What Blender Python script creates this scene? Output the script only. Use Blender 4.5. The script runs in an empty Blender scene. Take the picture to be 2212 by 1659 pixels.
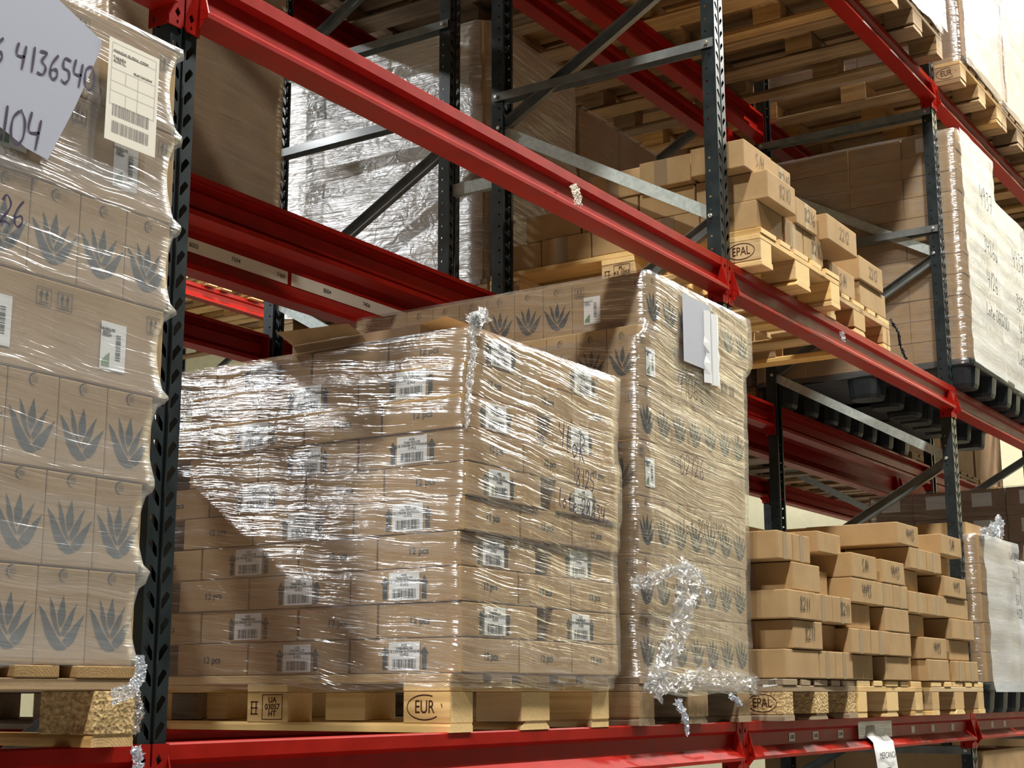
import bpy, bmesh, math, random
from mathutils import Vector, Matrix, noise
from mathutils.geometry import tessellate_polygon
S = bpy.context.scene
C = S.collection
random.seed(7)
R = math.radians
# ------------------------------------------------------------------ camera
cam = bpy.data.cameras.new('camera'); co = bpy.data.objects.new('camera', cam); C.objects.link(co)
YAW, PIT, ROL = .9958, .2057, -.0025
fw = Vector((math.sin(YAW)*math.cos(PIT), math.cos(YAW)*math.cos(PIT), math.sin(PIT)))
rt = Vector((math.cos(YAW), -math.sin(YAW), 0)); upv = rt.cross(fw)
rr = rt*math.cos(ROL)+upv*math.sin(ROL); uu = upv*math.cos(ROL)-rt*math.sin(ROL)
co.matrix_world = Matrix(((rr.x, uu.x, -fw.x, -2.0796), (rr.y, uu.y, -fw.y, -2.1821), (rr.z, uu.z, -fw.z, .0901), (0, 0, 0, 1)))
cam.sensor_width = 36; cam.lens = 3222.4/2212*36; cam.clip_start = .05; cam.clip_end = 100
S.camera = co
# ------------------------------------------------------------------ world, lamps, exposure
w = bpy.data.worlds.new('world'); S.world = w; w.use_nodes = True
w.node_tree.nodes['Background'].inputs[0].default_value = (.9, .95, 1, 1)
w.node_tree.nodes['Background'].inputs[1].default_value = .018
S.view_settings.view_transform = 'Standard'; S.view_settings.look = 'None'; S.view_settings.gamma = 1
S.view_settings.use_curve_mapping = False
S.view_settings.exposure = -0.35
def lamp(x, y, z, e, size=.55, col=(1, .975, .91)):
    l = bpy.data.lights.new('high_bay_lamp', 'AREA'); l.shape = 'DISK'; l.size = size; l.energy = e; l.color = col
    o = bpy.data.objects.new('high_bay_lamp', l); C.objects.link(o); o.location = (x, y, z)
LP = 1050
for lx, e in ((-6.8, 1.4), (1.2, .75), (5.6, .9), (12.3, 1.3)): lamp(lx, -2.15, 7.6, LP*e)
for lx, e in ((-2.4, .6), (5.9, .6), (13.4, .6)): lamp(lx, 4.25, 7.6, LP*e, col=(.95, .98, 1))
for lx, e in ((-1.2, .8), (-7.2, 1.15)): lamp(lx, 10.4, 7.6, LP*e, col=(.95, .98, 1))
# ------------------------------------------------------------------ material helpers
def mat(name, base, rough=.6, metal=0, coat=0, spec=.5):
    m = bpy.data.materials.new(name); m.use_nodes = True
    b = m.node_tree.nodes['Principled BSDF']
    b.inputs['Base Color'].default_value = (*base, 1); b.inputs['Roughness'].default_value = rough
    b.inputs['Metallic'].default_value = metal; b.inputs['Coat Weight'].default_value = coat
    b.inputs['Coat Roughness'].default_value = .12
    b.inputs['Specular IOR Level'].default_value = spec
    return m
def N(m, t, **k):
    n = m.node_tree.nodes.new(t)
    for a, v in k.items():
        if a in n.inputs: n.inputs[a].default_value = v
        else: setattr(n, a, v)
    return n
def L(m, a, b): m.node_tree.links.new(a, b)
def coords(m, scale=(1, 1, 1), rnd=True):
    tc = N(m, 'ShaderNodeTexCoord'); mp = N(m, 'ShaderNodeMapping'); mp.inputs['Scale'].default_value = scale
    if rnd:
        oi = N(m, 'ShaderNodeObjectInfo'); ml = N(m, 'ShaderNodeMath', operation='MULTIPLY'); ml.inputs[1].default_value = 37.0
        L(m, oi.outputs['Random'], ml.inputs[0]); ad = N(m, 'ShaderNodeVectorMath', operation='ADD')
        L(m, tc.outputs['Object'], ad.inputs[0]); L(m, ml.outputs[0], ad.inputs[1]); L(m, ad.outputs[0], mp.inputs[0])
    else: L(m, tc.outputs['Object'], mp.inputs[0])
    return mp.outputs[0]
def ramp(m, fac, stops):
    r = N(m, 'ShaderNodeValToRGB'); e = r.color_ramp.elements
    while len(e) < len(stops): e.new(.5)
    for i, (p, c) in enumerate(stops): e[i].position = p; e[i].color = (*c, 1)
    L(m, fac, r.inputs[0]); return r.outputs[0]
def bump(m, h, s, d, nin=None):
    b = N(m, 'ShaderNodeBump'); b.inputs['Strength'].default_value = s; b.inputs['Distance'].default_value = d
    L(m, h, b.inputs['Height']); 
    if nin: L(m, nin, b.inputs['Normal'])
    return b.outputs[0]
def bsdf(m): return m.node_tree.nodes['Principled BSDF']
def mathn(m, op, a, b=None, clamp=False):
    n = N(m, 'ShaderNodeMath', operation=op); n.use_clamp = clamp
    for i, v in enumerate((a, b)):
        if v is None: continue
        if isinstance(v, (int, float)): n.inputs[i].default_value = v
        else: L(m, v, n.inputs[i])
    return n.outputs[0]
def cardboard(name, c1, c2, rib=0):
    m = mat(name, c1, .85, spec=.25)
    n = N(m, 'ShaderNodeTexNoise'); n.inputs['Scale'].default_value = 9; n.inputs['Detail'].default_value = 8
    L(m, coords(m, (1, 1, 1)), n.inputs[0])
    n2 = N(m, 'ShaderNodeTexNoise'); n2.inputs['Scale'].default_value = 260; n2.inputs['Detail'].default_value = 2
    L(m, coords(m, (1, 1, .35)), n2.inputs[0])
    mx = mathn(m, 'ADD', mathn(m, 'MULTIPLY', n.outputs[0], .75), mathn(m, 'MULTIPLY', n2.outputs[0], .25))
    L(m, ramp(m, mx, [(.3, c2), (.7, c1)]), bsdf(m).inputs['Base Color'])
    L(m, bump(m, n2.outputs[0], .15, .0006, bump(m, n.outputs[0], .35, .004)), bsdf(m).inputs['Normal'])
    return m
M = {}
M['kraft'] = cardboard('kraft_board', (.47, .315, .155), (.37, .235, .11))
M['kraft2'] = cardboard('pale_kraft_board', (.44, .305, .165), (.345, .235, .12))
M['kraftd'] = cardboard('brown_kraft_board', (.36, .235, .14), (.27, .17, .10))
def wood(name, ca, cb, cc, ring=True):
    m = mat(name, ca, .75, spec=.3)
    v = coords(m, (34, 1.6, 34))
    n = N(m, 'ShaderNodeTexNoise'); n.inputs['Scale'].default_value = 1; n.inputs['Detail'].default_value = 5; n.inputs['Distortion'].default_value = .6
    L(m, v, n.inputs[0])
    n2 = N(m, 'ShaderNodeTexNoise'); n2.inputs['Scale'].default_value = 5; n2.inputs['Detail'].default_value = 3
    L(m, coords(m), n2.inputs[0])
    col = ramp(m, mathn(m, 'ADD', mathn(m, 'MULTIPLY', n.outputs[0], .65), mathn(m, 'MULTIPLY', n2.outputs[0], .35)), [(.34, cc), (.5, cb), (.66, ca)])
    # per board tint
    oi = N(m, 'ShaderNodeObjectInfo'); hs = N(m, 'ShaderNodeHueSaturation')
    L(m, mathn(m, 'ADD', mathn(m, 'MULTIPLY', oi.outputs['Random'], .42), .76), hs.inputs['Value'])
    L(m, mathn(m, 'ADD', mathn(m, 'MULTIPLY', oi.outputs['Random'], .25), .85), hs.inputs['Saturation'])
    L(m, col, hs.inputs['Color'])
    # knots
    vo = N(m, 'ShaderNodeTexVoronoi'); vo.inputs['Scale'].default_value = 1; L(m, coords(m, (9, 3.2, 9)), vo.inputs[0])
    kn = N(m, 'ShaderNodeMapRange'); kn.inputs[1].default_value = .02; kn.inputs[2].default_value = .11; kn.inputs[3].default_value = .75; kn.inputs[4].default_value = 0
    L(m, vo.outputs[0], kn.inputs[0])
    mk = N(m, 'ShaderNodeMix', data_type='RGBA'); L(m, kn.outputs[0], mk.inputs[0]); L(m, hs.outputs[0], mk.inputs[6]); mk.inputs[7].default_value = (*[x*.3 for x in cc], 1)
    # end grain on local y faces
    tc = N(m, 'ShaderNodeTexCoord'); sp = N(m, 'ShaderNodeSeparateXYZ'); L(m, tc.outputs['Normal'], sp.inputs[0])
    en = mathn(m, 'GREATER_THAN', mathn(m, 'ABSOLUTE', sp.outputs[1]), .8)
    wv = N(m, 'ShaderNodeTexWave', wave_type='RINGS', rings_direction='Y'); wv.inputs['Scale'].default_value = 55; wv.inputs['Distortion'].default_value = 6
    wv.inputs['Detail'].default_value = 3; wv.inputs['Detail Scale'].default_value = 3
    oo = N(m, 'ShaderNodeVectorMath', operation='ADD'); L(m, tc.outputs['Object'], oo.inputs[0]); oo.inputs[1].default_value = (.03, 0, .05); L(m, oo.outputs[0], wv.inputs[0])
    ec = ramp(m, wv.outputs['Fac'], [(.1, tuple(x*1.0 for x in cb)), (.8, tuple(min(1, x*1.05) for x in ca))])
    me = N(m, 'ShaderNodeMix', data_type='RGBA'); L(m, en, me.inputs[0]); L(m, mk.outputs[2], me.inputs[6]); L(m, ec, me.inputs[7])
    L(m, me.outputs[2], bsdf(m).inputs['Base Color'])
    L(m, bump(m, wv.outputs['Fac'], .12, .001, bump(m, n.outputs[0], .4, .002)), bsdf(m).inputs['Normal'])
    return m
M['wood'] = wood('pine_board', (.62, .41, .19), (.49, .31, .135), (.32, .19, .08))
M['woodn'] = wood('fresh_pine_board', (.82, .59, .28), (.71, .48, .21), (.50, .31, .12))
M['woodo'] = wood('weathered_board', (.40, .30, .19), (.28, .20, .125), (.15, .105, .065))
M['woodd'] = wood('brown_pallet_board', (.43, .29, .15), (.32, .21, .105), (.18, .11, .055))
m = M['chip'] = mat('pressed_wood_chips', (.5, .34, .17), .85, spec=.25)
vo = N(m, 'ShaderNodeTexVoronoi'); vo.inputs['Scale'].default_value = 110; vo.inputs['Randomness'].default_value = 1
L(m, coords(m, (1, .5, 1)), vo.inputs[0])
n = N(m, 'ShaderNodeTexNoise'); n.inputs['Scale'].default_value = 60; n.inputs['Detail'].default_value = 6; n.inputs['Distortion'].default_value = 1.5; L(m, coords(m), n.inputs[0])
L(m, ramp(m, n.outputs[0], [(.3, (.30, .19, .085)), (.5, (.55, .38, .17)), (.68, (.74, .55, .29))]), bsdf(m).inputs['Base Color'])
L(m, bump(m, mathn(m, 'ADD', vo.outputs[0], n.outputs[0]), .9, .004), bsdf(m).inputs['Normal'])
def paint(name, c, rough, coat, var=.25, spec=.35):
    m = mat(name, c, rough, coat=coat, spec=spec)
    n = N(m, 'ShaderNodeTexNoise'); n.inputs['Scale'].default_value = 14; n.inputs['Detail'].default_value = 7; L(m, coords(m), n.inputs[0])
    L(m, ramp(m, n.outputs[0], [(.3, tuple(x*(1-var) for x in c)), (.7, tuple(min(1, x*(1+var)) for x in c))]), bsdf(m).inputs['Base Color'])
    L(m, mathn(m, 'ADD', mathn(m, 'MULTIPLY', n.outputs[0], .25), rough-.12), bsdf(m).inputs['Roughness'])
    return m
M['red'] = paint('red_enamel', (.31, .0085, .004), .42, .02, .15, .14)
M['post'] = paint('dark_green_grey_enamel', (.017, .025, .027), .36, .2, .3)
M['darkstrut'] = paint('dark_steel', (.16, .175, .17), .38, .1, .25)
m = M['galv'] = mat('galvanised_steel', (.42, .46, .44), .5, metal=.15)
n = N(m, 'ShaderNodeTexVoronoi'); n.inputs['Scale'].default_value = 70; L(m, coords(m), n.inputs[0])
L(m, ramp(m, n.outputs['Color'], [(0, (.40, .46, .445)), (1, (.58, .64, .61))]), bsdf(m).inputs['Base Color'])
M['bolt'] = mat('zinc_bolt', (.75, .73, .66), .3, metal=.8)
M['ink'] = mat('black_ink', (.035, .042, .045), .75, spec=.2)
M['green_ink'] = mat('dark_print_ink', (.045, .058, .062), .8, spec=.2)
M['pen'] = mat('marker_ink', (.035, .018, .06), .5)
M['brand'] = mat('burned_mark', (.06, .02, .015), .85, spec=.1)
M['paper'] = mat('white_paper', (.82, .83, .82), .6)
M['cream_paper'] = mat('cream_paper', (.80, .76, .65), .6)
M['greyprint'] = mat('grey_print', (.30, .27, .25), .8)
M['leafgreen'] = mat('green_print', (.16, .28, .14), .6)
m = M['sheet'] = mat('bluish_packing_sheet', (.42, .44, .52), .4)
M['black'] = paint('black_plastic', (.011, .015, .018), .5, .03, .2)
m = M['tape'] = mat('packing_tape', (.29, .20, .115), .3)
M['blue'] = mat('blue_paint', (.02, .05, .4), .5)
M['concrete'] = paint('grey_concrete', (.20, .195, .185), .6, .1, .15)
M['creamwall'] = paint('cream_wall_paint', (.66, .61, .41), .8, 0, .04)
M['ceil'] = mat('pale_ceiling_panel', (.25, .25, .25), .8)
def film(name, fac, haze, streak=1.0, tilt=.1, crumple=0., rough=.2, dcol=(.86, .87, .88)):
    """clear stretch film: mostly transparent, horizontal stretch wrinkles that glint under the lamps"""
    m = bpy.data.materials.new(name); m.use_nodes = True; nt = m.node_tree; nt.nodes.clear()
    out = N(m, 'ShaderNodeOutputMaterial'); tr = N(m, 'ShaderNodeBsdfTransparent'); tr.inputs[0].default_value = (.97, .97, .965, 1)
    gl = N(m, 'ShaderNodeBsdfGlossy'); gl.inputs['Roughness'].default_value = rough; gl.inputs[0].default_value = (1, 1, 1, 1)
    df = N(m, 'ShaderNodeBsdfDiffuse'); df.inputs[0].default_value = (*dcol, 1)
    tc = N(m, 'ShaderNodeTexCoord'); sp = N(m, 'ShaderNodeSeparateXYZ'); L(m, tc.outputs['Object'], sp.inputs[0])
    h = mathn(m, 'ADD', sp.outputs[0], mathn(m, 'MULTIPLY', sp.outputs[1], -1))
    warp = N(m, 'ShaderNodeTexNoise'); warp.inputs['Scale'].default_value = 3.; warp.inputs['Detail'].default_value = 2; L(m, tc.outputs['Object'], warp.inputs[0])
    z = mathn(m, 'ADD', mathn(m, 'ADD', sp.outputs[2], mathn(m, 'MULTIPLY', h, tilt)), mathn(m, 'MULTIPLY', warp.outputs[0], .05))
    def st(sh, sz, det, off=0, dis=.0):
        cb = N(m, 'ShaderNodeCombineXYZ'); L(m, mathn(m, 'MULTIPLY', h, sh), cb.inputs[0]); L(m, mathn(m, 'MULTIPLY', z, sz), cb.inputs[1]); cb.inputs[2].default_value = off
        t = N(m, 'ShaderNodeTexNoise'); t.inputs['Scale'].default_value = 1; t.inputs['Detail'].default_value = det; t.inputs['Distortion'].default_value = dis; L(m, cb.outputs[0], t.inputs[0]); return t.outputs[0]
    a = st(7, 165, 2, 0, .15); b = st(1.1, 34, 1, 5, .1); c = st(11, 15, 3, 9, .8)
    nb = bump(m, a, 1, .0032*streak, bump(m, b, 1, .009*streak))
    nb = bump(m, c, 1, .003+crumple*.03, nb)
    L(m, nb, gl.inputs['Normal'])
    sep = mathn(m, 'POWER', mathn(m, 'MULTIPLY', a, 1.28), 5.0, True)
    f = mathn(m, 'ADD', fac, mathn(m, 'MULTIPLY', sep, .45*streak), True)
    hz = mathn(m, 'ADD', haze, mathn(m, 'MULTIPLY', mathn(m, 'POWER', mathn(m, 'MULTIPLY', b, 1.3), 4.0, True), .12*streak), True)
    m1 = N(m, 'ShaderNodeMixShader'); L(m, hz, m1.inputs[0]); L(m, tr.outputs[0], m1.inputs[1]); L(m, df.outputs[0], m1.inputs[2])
    m2 = N(m, 'ShaderNodeMixShader'); L(m, f, m2.inputs[0]); L(m, m1.outputs[0], m2.inputs[1]); L(m, gl.outputs[0], m2.inputs[2])
    L(m, m2.outputs[0], out.inputs[0]); return m
M['film'] = film('clear_stretch_film', .14, .03, 1.1, .1)
M['film_milky'] = film('milky_stretch_film', .11, .15, .68, .05, 0, .22)
M['film_white'] = film('thick_white_film', .12, .45, .8, .05, 0, .2, (.66, .72, .80))
M['film_brown'] = film('dull_stretch_film', .10, .06, .8, .05)
M['film_bright'] = film('creased_bright_film', .30, .22, .9, .06, .25, .36)
M['film_crumple'] = film('crumpled_film', .22, .16, 1, .4, .5, .22)
# ------------------------------------------------------------------ mesh helpers
class MB:
    def __init__(s): s.v = []; s.f = []; s.sm = False
    def box(s, x0, x1, y0, y1, z0, z1):
        i = len(s.v); s.v += [(x, y, z) for z in (z0, z1) for y in (y0, y1) for x in (x0, x1)]
        s.f += [tuple(i+k for k in q) for q in ((0, 2, 3, 1), (4, 5, 7, 6), (0, 1, 5, 4), (2, 6, 7, 3), (0, 4, 6, 2), (1, 3, 7, 5))]; return s
    def poly(s, pts):
        i = len(s.v); s.v += [tuple(p) for p in pts]; s.f.append(tuple(range(i, i+len(pts)))); return s
    def tris(s, pts, tr):
        i = len(s.v); s.v += [tuple(p) for p in pts]; s.f += [tuple(i+k for k in t) for t in tr]; return s
    def loft(s, rings, close=True, cap=True):
        i = len(s.v); n = len(rings[0])
        for r in rings: s.v += [tuple(p) for p in r]
        for a in range(len(rings)-1):
            for b in range(n if close else n-1):
                s.f.append((i+a*n+b, i+a*n+(b+1) % n, i+(a+1)*n+(b+1) % n, i+(a+1)*n+b))
        if cap and close: s.f.append(tuple(i+k for k in range(n))[::-1]); s.f.append(tuple(i+(len(rings)-1)*n+k for k in range(n)))
        return s
    def mesh(s, name, m, smooth=False, bevel=0, seg=2):
        me = bpy.data.meshes.new(name); me.from_pydata(s.v, [], s.f); me.materials.append(m)
        bm = bmesh.new(); bm.from_mesh(me); bmesh.ops.recalc_face_normals(bm, faces=bm.faces) if bevel or not smooth else None
        if bevel: bmesh.ops.bevel(bm, geom=list(bm.edges), offset=bevel, segments=seg, profile=.6, affect='EDGES')
        bm.to_mesh(me); bm.free()
        if smooth: me.shade_smooth()
        return me
def obj(name, me, parent=None, loc=(0, 0, 0), rot=None):
    o = bpy.data.objects.new(name, me); C.objects.link(o); o.parent = parent; o.location = loc
    if rot is not None: o.rotation_euler = rot
    return o
def tag(o, label, cat, group=None, kind=None):
    if len(label.split()) > 16: print('LONG', label)
    o['label'] = label; o['category'] = cat
    if group: o['group'] = group
    if kind: o['kind'] = kind
    return o
def thing(name, label, cat, loc=(0, 0, 0), rz=0, group=None):
    o = bpy.data.objects.new(name, None); o.empty_display_size = .1; C.objects.link(o); o.location = loc; o.rotation_euler = (0, 0, rz)
    return tag(o, label, cat, group)
def dup(root, loc, rz=0, label=None, group=None):
    def cp(o, par):
        c = o.copy(); C.objects.link(c); c.parent = par
        for ch in list(o.children): cp(ch, c)
        return c
    r = cp(root, None); r.location = loc; r.rotation_euler = (0, 0, rz)
    if label: r['label'] = label
    if group: r['group'] = group
    return r
def struct(name, mb, m): o = obj(name, mb.mesh(name, m)); o['kind'] = 'structure'; return o
ORD = ['zero', 'first', 'second', 'third', 'fourth', 'fifth', 'sixth', 'seventh', 'eighth', 'ninth', 'tenth', 'eleventh', 'twelfth']
_font = {}
def text_mesh(txt, size, m, align='CENTER', bold=0):
    k = (txt, size, m.name, align)
    if k in _font: return _font[k]
    cu = bpy.data.curves.new('t', 'FONT'); cu.body = txt; cu.size = size; cu.align_x = align; cu.align_y = 'CENTER'; cu.extrude = .0002; cu.offset = bold; cu.space_line = .85
    o = bpy.data.objects.new('t', cu); C.objects.link(o); dg = bpy.context.evaluated_depsgraph_get()
    me = bpy.data.meshes.new_from_object(o.evaluated_get(dg)); me.name = 'print'; me.materials.clear(); me.materials.append(m)
    bpy.data.objects.remove(o); _font[k] = me; return me
FX = (R(90), 0, R(-90))     # lies on a face looking to -x
FY = (R(90), 0, 0)          # lies on a face looking to -y
# handwriting strokes, unit cell 0..0.6 x 0..1
G = {'0': [[(.3, 1), (.05, .75), (.05, .25), (.3, 0), (.55, .25), (.55, .75), (.33, 1)]], '1': [[(.3, 1), (.28, 0)]],
 '2': [[(.05, .8), (.25, 1), (.5, .85), (.4, .5), (.05, .05), (.3, .12), (.58, .05)]], '3': [[(.08, .95), (.5, .92), (.25, .6), (.5, .4), (.4, .08), (.05, .05)]],
 '4': [[(.1, 1), (.05, .5), (.5, .5)], [(.52, .95), (.42, 0)]], '5': [[(.52, .98), (.15, .95), (.1, .6), (.42, .55), (.5, .25), (.3, 0), (.05, .08)]],
 '6': [[(.45, 1), (.12, .55), (.1, .15), (.3, 0), (.5, .2), (.4, .42), (.12, .3)]], '7': [[(.05, .95), (.55, .95), (.25, 0)], [(.15, .5), (.45, .5)]],
 '8': [[(.5, .85), (.25, 1), (.1, .78), (.48, .3), (.3, 0), (.08, .2), (.3, .5), (.5, .85)]], '9': [[(.5, .75), (.3, 1), (.08, .75), (.25, .55), (.5, .75), (.42, 0)]],
 'S': [[(.52, .9), (.25, 1), (.1, .75), (.45, .4), (.35, .05), (.05, .08)]], '/': [[(.5, 1.05), (.1, -.05)]], 'H': [[(.08, 1), (.05, 0)], [(.5, 1), (.5, 0)], [(.05, .5), (.5, .5)]],
 'Y': [[(.05, 1), (.12, .6), (.4, .55)], [(.5, 1), (.4, 0)]], 'L': [[(.1, 1), (.05, .05), (.5, .08)]], 'o': [[(.3, .5), (.08, .3), (.25, 0), (.5, .25), (.3, .5)]],
 't': [[(.3, .95), (.25, .05), (.45, .05)], [(.05, .6), (.5, .62)]], 'e': [[(.08, .25), (.5, .32), (.3, .5), (.08, .25), (.3, 0), (.5, .08)]], 'u': [[(.08, .5), (.12, .05), (.4, .08), (.48, .5)], [(.48, .5), (.5, 0)]],
 'l': [[(.2, 1), (.12, .1), (.3, .05)]], 'a': [[(.45, .45), (.15, .4), (.12, .05), (.42, .1), (.46, .45), (.52, 0)]], 'n': [[(.1, .5), (.1, 0)], [(.1, .38), (.35, .5), (.45, 0)]], 'R': [[(.1, 0), (.12, 1), (.5, .8), (.15, .5), (.5, 0)]], '-': [[(.1, .5), (.5, .5)]], ' ': []}
_hw = {}
def hand_mesh(txt, h, th=.0035, m=None, slant=.08, key=0, drop=0):
    k = (txt, h, th, slant, key)
    if k in _hw: return _hw[k]
    rnd = random.Random(hash(txt) % 999+key); mb = MB(); x = 0
    for ch in txt:
        for stp in G.get(ch, []):
            P = [Vector((x+(px+slant*py)*h*.78, py*h*(1+rnd.uniform(-.06, .06))+drop*x)) for px, py in stp]
            Q = []
            for i in range(len(P)-1):      # smooth with catmull rom
                p0 = P[max(i-1, 0)]; p1 = P[i]; p2 = P[i+1]; p3 = P[min(i+2, len(P)-1)]
                for s_ in range(6):
                    t = s_/6; Q.append(.5*((2*p1)+(p2-p0)*t+(2*p0-5*p1+4*p2-p3)*t*t+(3*p1-p0-3*p2+p3)*t**3))
            Q.append(P[-1])
            for zz in (0,):
                Lr = []; Rr = []
                for i, q in enumerate(Q):
                    d = (Q[min(i+1, len(Q)-1)]-Q[max(i-1, 0)]); d = d.normalized() if d.length > 1e-9 else Vector((1, 0)); nn = Vector((-d.y, d.x))*th*.5*(1+.25*math.sin(i*.7))
                    Lr.append(q+nn); Rr.append(q-nn)
                b = len(mb.v)
                for a_, c_ in zip(Lr, Rr): mb.v += [(a_.x, a_.y, 0), (c_.x, c_.y, 0)]
                for i in range(len(Q)-1): mb.f.append((b+2*i, b+2*i+1, b+2*i+3, b+2*i+2))
        x += h*(.55 if ch != ' ' else .4)*(1 if ch not in '1/l' else .75)
    me = mb.mesh('handwriting', m or M['ink']); _hw[k] = me; return me
# ------------------------------------------------------------------ the room
struct('floor', MB().box(-9, 14.6, -6.5, 16, -1.65, -1.55), M['concrete'])
struct('ceiling', MB().box(-9, 14.6, -6.5, 16, 9.6, 9.8), M['ceil'])
struct('wall_right', MB().box(14.4, 14.6, -6.5, 16, -1.55, 9.6), M['creamwall'])
struct('wall_back', MB().box(-9, 14.4, 15.8, 16, -1.55, 9.6), M['creamwall'])
# ------------------------------------------------------------------ racking
W = 2.7077; ZB = -1.55; ZT = 4.7; D2 = 1.0; Y2 = 1.21
def hole_cells(mb, s0, s1, z0, n, pitch, hole, fmap):
    outer = [(s0, 0), (s1, 0), (s1, pitch), (s0, pitch)]
    loops = [[Vector((a, b, 0)) for a, b in outer], [Vector((a, b, 0)) for a, b in hole]]
    tr = tessellate_polygon(loops); pts = outer+hole
    for k in range(n): mb.tris([fmap(a, z0+k*pitch+b) for a, b in pts], tr)
def solid(o, t): md = o.modifiers.new('sheet', 'SOLIDIFY'); md.thickness = t; md.offset = 0; return o
def post_mesh():
    mb = MB(); n = int((ZT-ZB)/.05); z0 = ZB
    hr = [(.020, .042), (.029, .037), (.029, .032), (.0105, .008), (.0065, .008), (.0075, .026)]
    hole_cells(mb, .006, .0375, z0, n, .05, [(a+.002, b) for a, b in hr], lambda s, z: (s, 0, z))
    hole_cells(mb, .006, .0375, z0, n, .05, [(a+.002, b) for a, b in hr], lambda s, z: (-s, 0, z))
    cir = [(.037+.0045*math.cos(t*math.pi/4), .025+.0045*math.sin(t*math.pi/4)) for t in range(8)]
    for sg in (-1, 1): hole_cells(mb, .0, .055, z0, n, .05, cir, lambda s, z, sg=sg: (sg*.0375, s, z))
    zt = z0+n*.05
    for a, b in (((-.006, 0), (-.003, .006)), ((-.003, .006), (.003, .006)), ((.003, .006), (.006, 0)), ((.0375, .055), (.024, .055)), ((-.0375, .055), (-.024, .055)), ((-.024, .055), (-.024, .047)), ((.024, .055), (.024, .047))):
        mb.poly([(a[0], a[1], z0), (b[0], b[1], z0), (b[0], b[1], zt), (a[0], a[1], zt)])
    me = mb.mesh('post', M['post']); bm = bmesh.new(); bm.from_mesh(me); bmesh.ops.remove_doubles(bm, verts=bm.verts, dist=1e-5); bmesh.ops.recalc_face_normals(bm, faces=bm.faces); bm.to_mesh(me); bm.free(); return me
POST = post_mesh()
def channel(name, p, q, wid, dep, m, open_dir, th=.002):
    """C channel from p to q; flat web of width wid; flanges point along open_dir"""
    p = Vector(p); q = Vector(q); d = (q-p).normalized(); o_ = Vector(open_dir); s = d.cross(o_).normalized()
    def sec(c):
        h = wid/2
        P = [(-h, dep), (-h, 0), (h, 0), (h, dep), (h-th, dep), (h-th, th), (-h+th, th), (-h+th, dep)]
        return [c+s*a+o_*b for a, b in P]
    return MB().loft([sec(p), sec(q)]).mesh(name, m)
def bolt_mesh():
    mb = MB(); n = 6
    mb.loft([[(-t, r*math.cos(k*math.pi/3), r*math.sin(k*math.pi/3)) for k in range(n)] for t, r in ((-.004, .006), (.002, .0085), (.007, .0085), (.008, .006))]); return mb.mesh('bolt', M['bolt'])
BOLT = bolt_mesh()
_fm = {}
def frame_parts(kind, rear_hi, hz):
    key = (kind, rear_hi, tuple(hz))
    if key in _fm: return _fm[key]
    P = []
    z = 1.80 if rear_hi else 1.80-.54; zs = z-.54*2*3
    ff, rf = .035, D2-.045
    while zs < ZT-.7:
        # rear node zs -> front node zs-.54 (galvanised, flat face to the viewer); rear zs -> front zs+.54 dark open channel
        if zs-.54 > ZB: P.append(('diagonal_brace', channel('diagonal_brace', (.0, rf, zs-.01), (.0, ff, zs-.53), .046, .022, M['galv'], (1, 0, 0)), 1))
        if zs > ZB and not (rear_hi and kind and zs > 2.7): P.append(('diagonal_brace', channel('diagonal_brace', (.024, rf, zs+.02), (.024, ff, zs+.53), .05, .028, M['darkstrut'], (-1, 0, 0)), 0))
        zs += 1.08
    for h in hz:
        P.append(('horizontal_brace', channel('horizontal_brace', (-.009, .005, h), (-.009, D2-.008, h), .052, .036, M['darkstrut'], (0, 0, -1)), 0))
    _fm[key] = P; return P
def frame(x, y, label, rear_hi=True, hz=(2.49, -.16), kind=0):
    t = thing('upright_frame', label, 'rack frame', (x, y, 0))
    obj('post', POST, t, (.0125, 0, 0))
    obj('post', POST, t, (.0125, D2, 0), (0, 0, R(180)))
    for nm, me, _ in frame_parts(kind, rear_hi, hz): 
        o = obj(nm, me, t)
        if _: o['label'] = 'pale galvanised diagonal brace'
    for h in (hz if x > 0 else ()):
        obj('bolt', BOLT, t, (-.037, .03, h-.018)); obj('bolt', BOLT, t, (-.037, D2-.03, h-.018))
    for k in range(-3, 3 if x > 0 else -3):
        zc = 1.80+.54*k; rear = (k % 2 == 0) if rear_hi else (k % 2 == 1)
        obj('bolt', BOLT, t, (-.027, D2-.037 if rear else .037, zc))
    return t
names = ['first', 'second', 'third', 'fourth', 'fifth']
for i, x in enumerate((0, W, 2*W, 3*W, 4*W)):
    frame(x, 0, f'dark green perforated rack frame on the near aisle, {names[i]} from the camera', rear_hi=(i % 2 == 0), hz=(2.49, -.16, 3.14) if i == 2 else (2.49, -.16), kind=int(i == 2))
for i, x in enumerate((W, 2*W, 3*W, 4*W)):
    frame(x, Y2, f'dark perforated rack frame of the back row behind the {names[i+1]} near frame', rear_hi=True, hz=(2.49, 2.88, -.16))
for i, x in enumerate((2*W, 3*W)):
    frame(x, 6.15, f'dark perforated frame of the far rack across the rear aisle, {("near","far")[i]} one', rear_hi=True)
    frame(x, 7.33, f'dark perforated frame behind the far rack across the rear aisle, {("near","far")[i]} one', rear_hi=True)
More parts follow.
